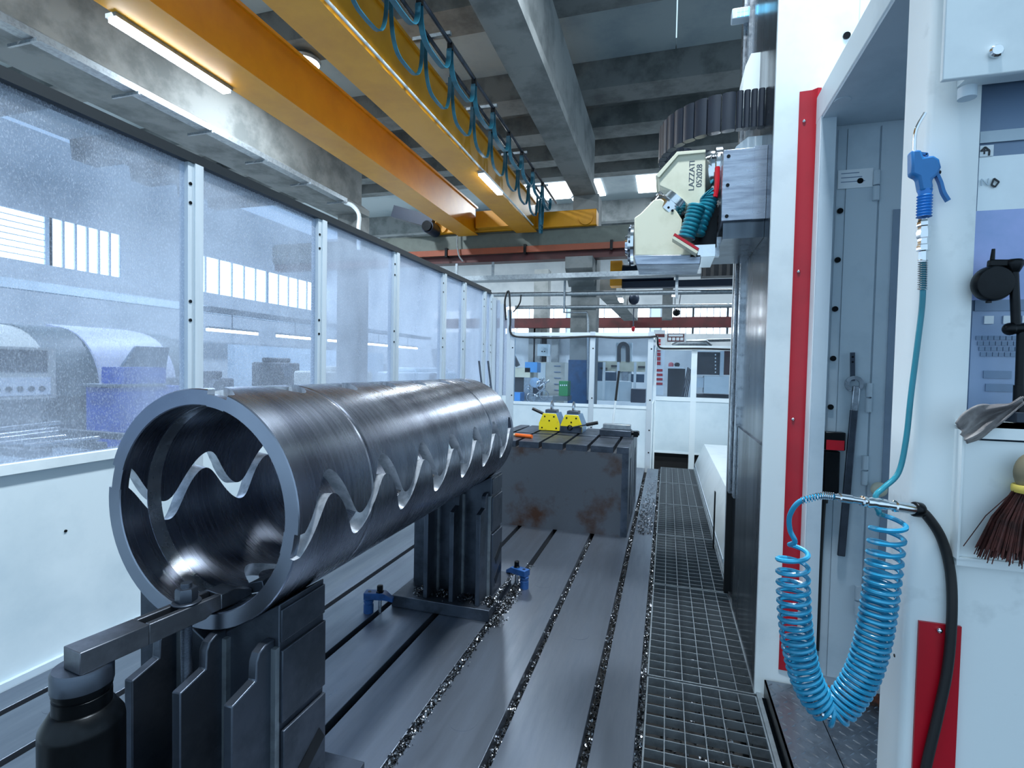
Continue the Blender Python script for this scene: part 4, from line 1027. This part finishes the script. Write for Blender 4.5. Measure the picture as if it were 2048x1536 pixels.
# lamps on the crane and under the hall roof
def lamp(x, y, z, L, label, w=.11, power=40):
    t = thing('strip_lamp', label, 'lamp', (x, y, z))
    MB().box(x-w/2, x+w/2, y-L/2, y+L/2, z+.03, z+.07).build('lamp_housing', GALV, t)
    MB().box(x-w/2+.012, x+w/2-.012, y-L/2+.02, y+L/2-.02, z, z+.03).build('lamp_tube', LAMP, t)
    e = area('lamp_light', (x, y, z-.01), w*.8, L, power)
    return t
lamp(-4.93, 4.2, 4.3815, 1.32, 'long glowing strip lamp under the outer crane girder flange', .13, 30)
lamp(-2.95, 8.4, 4.3815, 1.0, 'glowing strip lamp under the cable side crane girder', .12, 25)
for x, y, z, lb in ((-4.05, 5.55, 6.75, 'round white roof lamp seen between the two yellow girders'), (-9.7, 5.9, 6.6, 'round white roof lamp seen between partition top and concrete beam')):
    t = thing('roof_lamp', lb, 'lamp', (x, y, z))
    MB().lathe((x, y, z), (0, 0, 1), [(0, .26), (.05, .28), (.2, .12), (.3, .06)], 28).build('reflector', GALV, t)
    MB().lathe((x, y, z-.02), (0, 0, 1), [(0, .24), (.02, .25)], 28).build('diffuser', LAMP, t)
    MB().cyl((x, y, z+.28), (x, y, 7.36), .015, n=8).build('stem', GALV, t)

# crane runway
rw = thing('crane_runway', 'grey green crane runway beam with orange conductor rail', 'crane runway', (-3, 12, 3.9))
MB().box(-10.5, 4.2, 11.92, 12.18, 4.50, 4.56).build('top_flange', RUNWAY, rw)
MB().box(-10.5, 4.2, 12.03, 12.08, 4.10, 4.50).build('web', RUNWAY, rw)
MB().box(-10.5, 4.2, 11.86, 11.9, 4.08, 4.5).build('cover_plate', RUNWAY, rw)
MB().box(-10.5, 4.2, 11.90, 12.2, 4.03, 4.09).build('bottom_flange', RUNWAY, rw)
MB().box(-6.6, 4.2, 11.80, 11.86, 4.02, 4.16).build('conductor_rail', ORANGE, rw)
for x in (-5.3, -3.3, -1.3, .7): MB().box(x, x+.06, 11.76, 11.9, 3.98, 4.2).build('rail_clip', BLACKM, rw)
tag(MB().box(-10.5, 4.2, 11.95, 12.25, 3.86, 4.03).build('steel_girder', DKRED), 'dark red steel girder carrying the crane runway', 'girder')
tag(MB().sweep(spline([(-4.95, 11.74, 4.6), (-4.95, 11.7, 4.3), (-4.9, 11.7, 4.0), (-4.8, 11.72, 3.85)], 6), .02, 8).build('pendant_cable', GALV), 'grey cable looping down from the runway', 'cable')
hz_ = thing('hoist_trolley', 'orange and navy hoist unit behind the milling head', 'hoist', (-.6, 14, 4))
MB().box(-1.5, -1.2, 13.8, 14.2, 3.5, 4.15).build('hoist_frame', ORGRIP if False else YELLOW, hz_)
MB().cyl((-1.2, 14, 3.85), (.1, 14, 3.85), .22, n=20).build('hoist_motor', NAVY, hz_)
MB().box(-1.2, 1.6, 13.9, 14.1, 3.45, 3.62).build('hoist_rail', NAVY, hz_)
MB().box(-.5, .4, 13.2, 13.5, 4.3, 4.9).build('hoist_beam', mat('olive_beam', '#55501f', .5, 0), hz_)

# trays and pipes across the hall
ct = thing('cross_tray', 'long galvanised cable tray hung below the runway girder', 'cable tray', (-2, 11.7, 3.4))
MB().box(-5.2, 1.6, 11.62, 11.65, 3.36, 3.47).build('tray_side', GALV, ct); MB().box(-5.2, 1.6, 11.65, 11.95, 3.36, 3.37).build('tray_floor', GALV, ct)
MB().box(-5.2, 1.6, 11.95, 11.98, 3.36, 3.47).build('tray_side', GALV, ct)
for x in (-5.1, -4.15, .12): MB().box(x, x+.06, 11.965, 12.0, 3.37 if x < 0 else 2.9, 3.88).build('tray_hanger', GALV, ct)
tag(MB().cyl((-4.4, 12.19, 3.10), (1.7, 12.19, 3.05), .055, n=12).build('supply_pipe', GALV), 'grey supply pipe fixed across the pillar below the cross tray', 'pipe')
tag(MB().cyl((-3.6, 12.2, 2.78), (1.6, 12.2, 2.74), .045, n=12).build('supply_pipe', GALV), 'thin grey pipe fixed low across the concrete pillar', 'pipe')
eg = MB().box(.62, 1.6, 11.3, 11.62, 3.25, 3.5).build('energy_chain', BLACKM); tag(eg, 'black energy chain at the end of the cross tray', 'cable chain')
for k in range(6): MB().box(.64+.15*k, .7+.15*k, 11.28, 11.3, 3.25, 3.5).build('chain_link', BLACK, eg)
P12 = lambda u, v: at(u, v, 'y', 12.08)
tag(MB().sweep([P12(1130, 548), P12(1128, 625), P12(1174, 625), P12(1176, 640), P12(1176, 800)], .03, 8).build('air_pipe', GALV), 'grey air pipe running down the blue and white pillar', 'pipe')
P9 = lambda u, v: at(u, v, 'y', 12.1)
tag(MB().sweep(spline([P9(1042, 590), P9(1040, 605), P9(1032, 618), P9(1026, 624)], 5), .02, 6).build('hanging_cable', BLACK), 'short black cable hanging below the supply pipe', 'cable')
# bent white conduit at the left pillar
Pl = lambda u, v: at(u, v, 'y', 11.3)
tag(MB().sweep(spline([Pl(690, 405), Pl(706, 412), Pl(718, 430), Pl(717, 460), Pl(718, 500)], 5), .05, 8).build('bent_conduit', WHITE), 'white bent conduit above the partition top near the runway end', 'pipe')

# ================================================================== SECOND BAY
tag(MB().box(-9, 5, 20, 20.35, 2.91, 3.29).build('steel_girder', DKRED), 'dark red steel girder across the far bay windows', 'girder')
jb = thing('jib_beam', 'white inclined roof beam with hanging chain hoist in far bay', 'beam', (-1.6, 17, 3.2))
a, b_ = at(1215, 575, 'y', 15), at(1262, 628, 'y', 19.5)
MB().bar(a, b_, .5, .5).build('beam', CONC_L, jb)
ho = thing('chain_hoist', 'small blue chain hoist with hook hanging in the far bay', 'hoist', at(1268, 600, 'y', 17))
c = at(1268, 598, 'y', 17); MB().ball(c, .17, 16, 10, (1, .8, 1.1)).build('hoist_body', NAVY, ho)
MB().cyl(c-Vector((0, 0, .15)), c-Vector((0, 0, .9)), .02, n=8).build('chain', STEELD, ho); MB().ball(c-Vector((0, 0, .95)), .06, 10, 8, (1, .5, 1.5)).build('hook', RED, ho)
lf = at(1353, 590, 'y', 16)
ll = thing('ladder_lamp', 'black lamp on thin rods hanging in the far bay', 'lamp', (lf.x, 16, 3))
MB().cyl(at(1350, 585, 'y', 16), at(1350, 618, 'y', 16), .012, n=6).build('rod', STEELD, ll); MB().cyl(at(1362, 585, 'y', 16), at(1357, 618, 'y', 16), .012, n=6).build('rod', STEELD, ll)
MB().ball(at(1353, 625, 'y', 16), .11, 14, 8).build('lamp_head', BLACKM, ll)
tag(MB().box(at(1325, 590, 'y', 15).x, at(1346, 590, 'y', 15).x, 15, 15.4, at(1330, 638, 'y', 15).z, 6).build('duct', CONC_L), 'pale square duct hanging in the far bay', 'duct')
for u, v in ((1240, 600), (1348, 588)):
    p = at(u, v, 'y', 14); q = thing('tube_lamp', 'small bright tube lamp in the far bay', 'lamp', p, 'far bay tube lamps')
    MB().box(p.x-.05, p.x+.05, 14, 14.5, p.z, p.z+.06).build('lamp_tube', LAMP, q); MB().box(p.x-.06, p.x+.06, 14, 14.5, p.z+.06, p.z+.1).build('lamp_housing', GALV, q)
for x in (-6, -1.2, 3.4):
    MB().box(x, x+3.6, 18.2, 19.9, 7.86, 7.9).build('skylight', WINDOW, cl)

# far machines behind the end partition
YM = 16
M_ = lambda u, v, y=YM: at(u, v, 'y', y)
def mbox(u0, v0, u1, v1, y, dep): 
    a, b = at(u0, v0, 'y', y), at(u1, v1, 'y', y); return MB().box(min(a.x, b.x), max(a.x, b.x), y, y+dep, min(a.z, b.z), max(a.z, b.z))
FZ = 886   # hall floor line is hidden behind the lower panels
ek = thing('electric_cabinet', 'tall pale electric cabinet with louvres left of the blue pillar board', 'cabinet', M_(1100, 780, 14))
mbox(1076, 724, 1126, FZ, 14, .6).build('cabinet_body', MACHB, ek)
mbox(1077, 726, 1090, 790, 13.98, .02).build('cabinet_door', PANEL, ek)
for k in range(6): mbox(1108, 731+k*12, 1121, 733+k*12, 13.97, .03).build('louvre', SLATE, ek)
ml = thing('milling_machine', 'old grey milling machine with a blue top behind the end partition', 'milling machine', M_(1050, 780, 12.8))
mbox(1022, 735, 1060, 755, 12.8, .5).build('overarm', CREAM, ml); mbox(1022, 754, 1052, FZ, 13, .6).build('column', MACHD, ml)
mbox(1048, 755, 1064, FZ-10, 12.7, .3).build('knee', GALV, ml); mbox(1050, 724, 1074, 745, 12.8, .4).build('motor_head', mat('sky_blue', '#4c94cf', .5, 0), ml)
MB().cyl(M_(1070, 765, 12.6), M_(1070, 765, 12.5), .13, n=18).build('hand_wheel', CHROME, ml); mbox(1062, 758, 1078, 800, 12.75, .4).build('gear_box', STEELD, ml)
mbox(1058, 792, 1104, 806, 12.5, .5).build('work_table', GALV, ml); MB().bar(M_(1026, 712, 12.8), M_(1036, 732, 12.8), .12, .1).build('side_arm', MACHD, ml)
for k in range(9):
    u, v = random.uniform(1060, 1086), random.uniform(762, 802); a = M_(u, v, 12.45); e = a+Vector((random.uniform(-.25, .25), -.05, random.uniform(-.12, .2)))
    MB().cyl(a, e, .018, n=8).ball(e, .035, 10, 6).build('lever', CHROME, ml)
for u, v in ((1082, 772), (1088, 790), (1062, 795)): 
    c = M_(u, v, 12.4); MB().sweep([c+Vector((.11*cos(2*pi*k/18), 0, .11*sin(2*pi*k/18))) for k in range(18)], .014, 6, closed=True).build('hand_wheel', STEELB, ml)
bn = mbox(1020, 785, 1040, 803, 12.2, .4).build('plastic_bin', mat('light_blue_bin', '#3f8fd6', .5, 0)); tag(bn, 'light blue plastic bin beside the old milling machine', 'bin')
gb_ = thing('green_container', 'green container with striped edge beside the blue pillar board', 'container', M_(1130, 780, 12.0))
mbox(1118, 762, 1135, 792, 11.5, .35).build('container_body', GREEN, gb_)
for k in range(4): mbox(1120+k*4, 769, 1122+k*4, 772, 11.49, .01).build('stripe', PAPER, gb_)
mbox(1106, 792, 1135, 802, 11.4, .5).build('pallet_foot', MACHG, gb_)
cb2 = thing('socket_panel', 'grey wall socket box above the electric cabinet', 'socket box', M_(1084, 700, 16))
mbox(1075, 688, 1096, 712, 16, .3).build('box', PANEL, cb2); MB().cyl(M_(1085, 696, 15.98), M_(1085, 696, 15.9), .05, n=12).build('socket', WHITE, cb2)
for u in (1084, 1089): MB().cyl(M_(u, 703, 16), M_(u, 703, 15.95), .02, n=8).build('button', BLACKM, cb2)
mbox(1030, 675, 1300, 900, 21, .1).build('partition_sheet', HWALL, wb)
for u in (1058, 1104, 1068): mbox(u, 640, u+8, 880, 20.6, .3).build('pillar', CONC_L, wb)
mc = thing('machining_centre', 'white machining centre with arched cable chain behind the end partition', 'machine', M_(1230, 780, 14))
mbox(1192, 762, 1262, 803, 13.5, .1).build('front_sheet', PANEL, mc); mbox(1192, 724, 1204, 762, 13.6, .1).build('window', mat('tinted_pane', '#1d4560', .3, 0), mc)
mbox(1211, 744, 1232, 762, 13.6, .1).build('window', MATS['tinted_pane'], mc); mbox(1262, 748, 1288, 765, 13.6, .1).build('window', MATS['tinted_pane'], mc)
mbox(1190, 722, 1290, 744, 13.7, .2).build('guard_band', CREAM, mc); mbox(1232, 685, 1262, 762, 13.8, .3).build('column', PANEL, mc)
arc = [M_(1238, 724, 13.7), M_(1238, 700, 13.7)]+[M_(1247-9*cos(pi*k/8), 698-11*sin(pi*k/8), 13.7) for k in range(9)]+[M_(1256, 724, 13.7)]
MB().sweep(arc, (.06, .045), flat=(0, 1, 0)).build('cable_chain', MACHD, mc)
mbox(1262, 778, 1290, 806, 13.2, .5).build('chip_cart', NAVY, mc)
for u in (1206, 1234, 1268): mbox(u, 724, u+3, 800, 13.45, .05).build('guard_post', WHITE, mc)
for u, v in ((1200, 735), (1222, 730), (1276, 732)): mbox(u, v, u+14, v+4, 13.6, .1).build('dark_fitting', MACHD, mc)
mbox(1244, 730, 1256, 762, 13.75, .05).build('ram', GALV, mc)

# things behind the walkway gate
sg = thing('vertical_sign', 'white sign board with red vertical lettering blocks behind the gate', 'sign', M_(1318, 720, 13))
mbox(1308, 660, 1327, 790, 13.02, .03).build('board', PAPER, sg)
g = MB()
for k in range(6): 
    a, b_ = at(1314, 678+k*9, 'y', 13), at(1321, 685+k*9, 'y', 13); g.box(a.x, b_.x, 13, 13.02, b_.z, a.z)
g.build('red_letter_blocks', RED, sg)
for k in range(4): mbox(1312, 738+k*9, 1325, 743+k*9, 13, .02).build('red_row', RED, sg)
mbox(1306, 668, 1329, 674, 13, .02).build('brown_header', BROWNSIGN, sg)
s2_ = thing('notice_board', 'white notice board with a brown frame above the gate', 'sign', M_(1352, 675, 13))
mbox(1333, 666, 1372, 684, 13.02, .03).build('board', PAPER, s2_); mbox(1335, 668, 1368, 683, 13, .02).build('brown_field', BROWNSIGN, s2_)
mbox(1337, 669, 1366, 673, 12.99, .01).build('white_line', PAPER, s2_)
for k in range(4): mbox(1336.5+k*8, 675, 1342.5+k*8, 681, 12.99, .01).build('white_block', PAPER, s2_)
dk = thing('dark_cabinet', 'dark cabinet with a pale rim behind the gate', 'cabinet', M_(1350, 780, 13.5))
mbox(1336, 737, 1366, FZ, 13.5, .6).build('cabinet_body', MACHD, dk); mbox(1334, 733, 1367, 737, 13.45, .7).build('pale_rim', PAPER, dk)
bt = MB().lathe(M_(1342, 733, 13.6), (0, 0, 1), [(0, .06), (.06, .065), (.09, .05), (.11, .01)], 14).build('red_jar', mat('pink_red', '#c06a72', .6, 0)); tag(bt, 'small pinkish round jar on the dark cabinet', 'jar')
bt = MB().lathe(M_(1354, 733, 13.6), (0, 0, 1), [(0, .05), (.05, .07), (.09, .05), (.1, .01)], 14).build('dark_jar', MACHD); tag(bt, 'small dark round jar on the dark cabinet', 'jar')
for k in range(4):
    a, b_ = M_(1364+k*3.4, 792, 12.9), M_(1376+k*2.4, 735+k*2, 13.3); d_ = (b_-a).normalized()
    tag(MB().cyl(a-d_*1.1, b_, .014, n=8).build('steel_pipe', STEELD), 'dark steel pipe leaning in a bundle behind the gate', 'pipe', 'leaning pipes behind the gate')
dm_ = thing('horizontal_mill', 'black machine with pale front tank and red back behind the gate', 'machine', M_(1420, 760, 13))
mbox(1395, 704, 1442, 750, 13, .6).build('black_housing', MACHD, dm_); mbox(1446, 698, 1466, 750, 13.3, .3).build('red_back', DKRED, dm_)
mbox(1409, 752, 1456, 788, 12.8, .6).build('front_tank', PANEL, dm_); mbox(1441, 700, 1447, 752, 12.95, .1).build('pale_band', GREYP, dm_)
mbox(1394, 755, 1407, 775, 12.9, .4).build('side_grille', GREYP, dm_); mbox(1394, 788, 1466, FZ, 13, .6).build('machine_base', MACHD, dm_)
for k in range(6): mbox(1430, 708+k*7, 1432, 711+k*7, 12.97, .03).build('white_tick', PAPER, dm_)
dc = MB().sweep([M_(1345, 692, 14), M_(1356, 687, 14), M_(1412, 686, 14), M_(1420, 694, 14)], .09, 10).build('exhaust_duct', GALV); tag(dc, 'silver exhaust duct above the black machine', 'duct')
tag(MB().cyl(M_(1372, 682, 14.5), M_(1470, 680, 14.5), .04, n=8).build('wall_pipe', GALV), 'horizontal grey pipe behind the gate below the windows', 'pipe')

# ================================================================== LEFT HALL MACHINES
XM = -11.5
Lp = lambda u, v, x=XM: at(u, v, 'x', x)
lt = thing('lathe', 'large dark green lathe with a white sliding door behind the hazy partition', 'lathe', (XM-.8, 9.5, -.3))
def cover(y0, y1, off, nm, m, zt=2.0):
    pr = [(XM-1.6, -.3)]
    pr += [(XM-.35+off, -.3), (XM-.35+off, .25), (XM+off, .55)]
    for k in range(9): t = radians(-2+82*k/8); pr.append((XM-1.35+off+1.35*cos(t), .68+(zt-.68)*sin(t)))
    pr.append((XM-1.6, zt+off)); return MB().prism(pr, 'y', y0, y1).build(nm, m, lt)
cover(7.1, 10.3, 0, 'curved_cover', MACHG)
dr = cover(8.0, 9.75, .06, 'sliding_door', mat('door_white_lilac', '#c6cbe0', .5, 0))
MB().prism([(8.35, 1.05), (9.45, 1.05), (9.55, 1.62), (8.75, 1.62)], 'x', XM+.0, XM+.075).build('door_window', MATS['tinted_pane'], dr)
cover(4.6, 7.1, .05, 'headstock_cover', MACHB, 1.95)
cpnl = MB().box(XM+.05, XM+.3, 5.6, 7.0, .55, 1.5).build('control_console', MACHB, lt)
MB().box(XM+.3, XM+.32, 5.75, 6.85, 1.05, 1.45).build('screen', MACHD, cpnl); MB().box(XM+.3, XM+.32, 5.75, 6.9, .62, .95).build('key_panel', PAPER, cpnl)
for k in range(6): MB().cyl((XM+.32, 5.9+.17*k, .74), (XM+.34, 5.9+.17*k, .74), .05, n=10).build('dial_knob', MACHD, cpnl)
MB().box(XM+.2, XM+.9, 4.8, 10, -.3, .1).build('chip_tray', MACHD, lt)
rk = thing('blue_cabinet', 'cobalt blue steel cabinet in front of the lathe behind the partition', 'cabinet', (-9.3, 7.6, -.3))
a, b_ = at(222, 800, 'x', -9.3), at(336, 800, 'x', -9.3)
MB().box(-9.9, -9.3, a.y, b_.y+.4, -.3, at(260, 775, 'x', -9.3).z).build('cabinet_base', BLUEBIN, rk)
MB().box(-9.9, -9.35, at(252, 740, 'x', -9.3).y, b_.y, at(260, 775, 'x', -9.3).z, at(280, 735, 'x', -9.3).z).build('cabinet_top', BLUEBIN, rk)
MB().box(-9.9, -9.25, a.y-.1, b_.y, at(260, 772, 'x', -9.3).z, at(260, 768, 'x', -9.3).z).build('top_shelf', GALV, rk)
br_ = thing('bar_rack', 'low dark rack carrying bright steel bars behind the first pane', 'rack', (-6.5, 3.85, -.3))
for y in (3.2, 3.74, 4.3): MB().box(-7.6, -5.4, y, y+.09, .40, .47).build('rack_beam', MACHD, br_)
for x in (-7.58, -5.49): MB().box(x, x+.07, 3.0, 4.7, .33, .40).build('rack_rail', MACHD, br_)
for x in (-7.58, -5.49):
    for y in (3.05, 4.58): MB().box(x, x+.07, y, y+.07, -.3, .33).build('leg', MACHD, br_)
for (u0, v0, u1, v1) in ((-40, 862, 118, 845), (-40, 875, 118, 857), (-40, 883, 115, 864), (-40, 892, 130, 873), (48, 892, 197, 876)):
    a, b_ = at(u0, v0, 'z', .495), at(u1, v1, 'z', .495)
    tag(MB().cyl(a, b_, .025, n=12).build('round_bar', STEELB), 'bright round steel bar lying on the low rack', 'bar', 'bars on the low rack')
# other machines further along
for (u0, v0, u1, v1, x, dep, nm, m, lb) in ((400, 742, 470, 800, -9, 1, 'drum_fan', NAVY, 'dark blue drum shaped machine behind the second pane'),
        (545, 715, 600, 760, -11.6, .8, 'bench_grinder', MACHD, 'dark bench machine with bright rails behind the second pane'),
        (648, 732, 745, 790, -9, 1, 'machine_tool', MACHB, 'pale low machine tool behind the third pane'),
        (810, 735, 925, 790, -8, 1, 'machine_tool', PANEL, 'pale rounded machine behind the fourth pane')):
    a, b_ = at(u0, v0, 'x', x), at(u1, v1, 'x', x); t = thing(nm, lb, 'machine', (x, (a.y+b_.y)/2, -.3))
    zt_ = max(a.z, b_.z)
    MB().box(x-dep, x, a.y, b_.y, -.3, zt_-.15).build('machine_base', m, t, bevel=.05)
    MB().box(x-dep*.8, x-.1, a.y+(b_.y-a.y)*.2, b_.y-(b_.y-a.y)*.25, zt_-.15, zt_).build('machine_head', m, t, bevel=.04)
    MB().cyl((x, a.y*.6+b_.y*.4, zt_-.4), (x+.15, a.y*.6+b_.y*.4, zt_-.4), .22, n=18).build('hand_wheel', STEELD, t)
tag(MB().box(-14.2, -13.9, 14, 23.5, -.3, 1.9).build('low_wall', GREYP), 'pale screen wall behind the bench machines in the left hall', 'screen wall')
lt2 = []
for k in range(5):
    y = 10.6+k*2.5; lb = 'bright horizontal tube lamp along the left hall'
    q = thing('tube_lamp', lb, 'lamp', (-11.4, y, 2.1), 'tube lamps over the left hall machines')
    MB().box(-11.45, -11.37, y, y+1.7, 2.10, 2.17).build('lamp_tube', LAMP, q); MB().box(-11.47, -11.35, y, y+1.7, 2.17, 2.22).build('lamp_housing', GALV, q)
    MB().cyl((-11.41, y+.8, 2.2), (-11.41, y+.8, 2.6), .015, n=6).build('stem', GALV, q)
tag(MB().box(-11.6, -11.2, 10.5, 23.4, 2.6, 2.72).build('busbar', GALV), 'grey busbar trunking above the left hall tube lamps', 'busbar')
tag(MB().box(-16.5, -16.2, 6, 24, 3.1, 3.35).build('crane_rail', PANEL), 'pale crane rail along the left hall wall', 'rail')
tag(MB().box(-9.4, -9.35, 8.2, 8.3, 1.0, 2.6).build('standpipe', STEELD), 'dark vertical standpipe beside the white lathe door', 'pipe')

# added roof lamps, mostly out of view, to brighten the halls and far bay
for x, y in ((.2, 1.0), (.2, 4.6), (-6.4, 1.2), (-6.4, 8), (-12.5, 5), (-12.5, 12), (-12.5, 19), (-7, 16.5), (-2.8, 16.5), (1.5, 16.5)):
    t = thing('roof_lamp', 'round white roof lamp added under the roof to brighten the hall', 'lamp', (x, y, 6.7), 'added roof lamps')
    MB().lathe((x, y, 6.7), (0, 0, 1), [(0, .26), (.05, .28), (.2, .12), (.3, .06)], 28).build('reflector', GALV, t)
    MB().lathe((x, y, 6.68), (0, 0, 1), [(0, .24), (.02, .25)], 28).build('diffuser', LAMP, t)
    MB().cyl((x, y, 7.0), (x, y, 7.36 if y < 15 else 7.92), .015, n=8).build('stem', GALV, t)
    area('added_roof_light', (x, y, 6.65), .5, .5, (220 if y > 3 else 300) if x > -7 and y < 15 else (420 if x < -8 else 170))
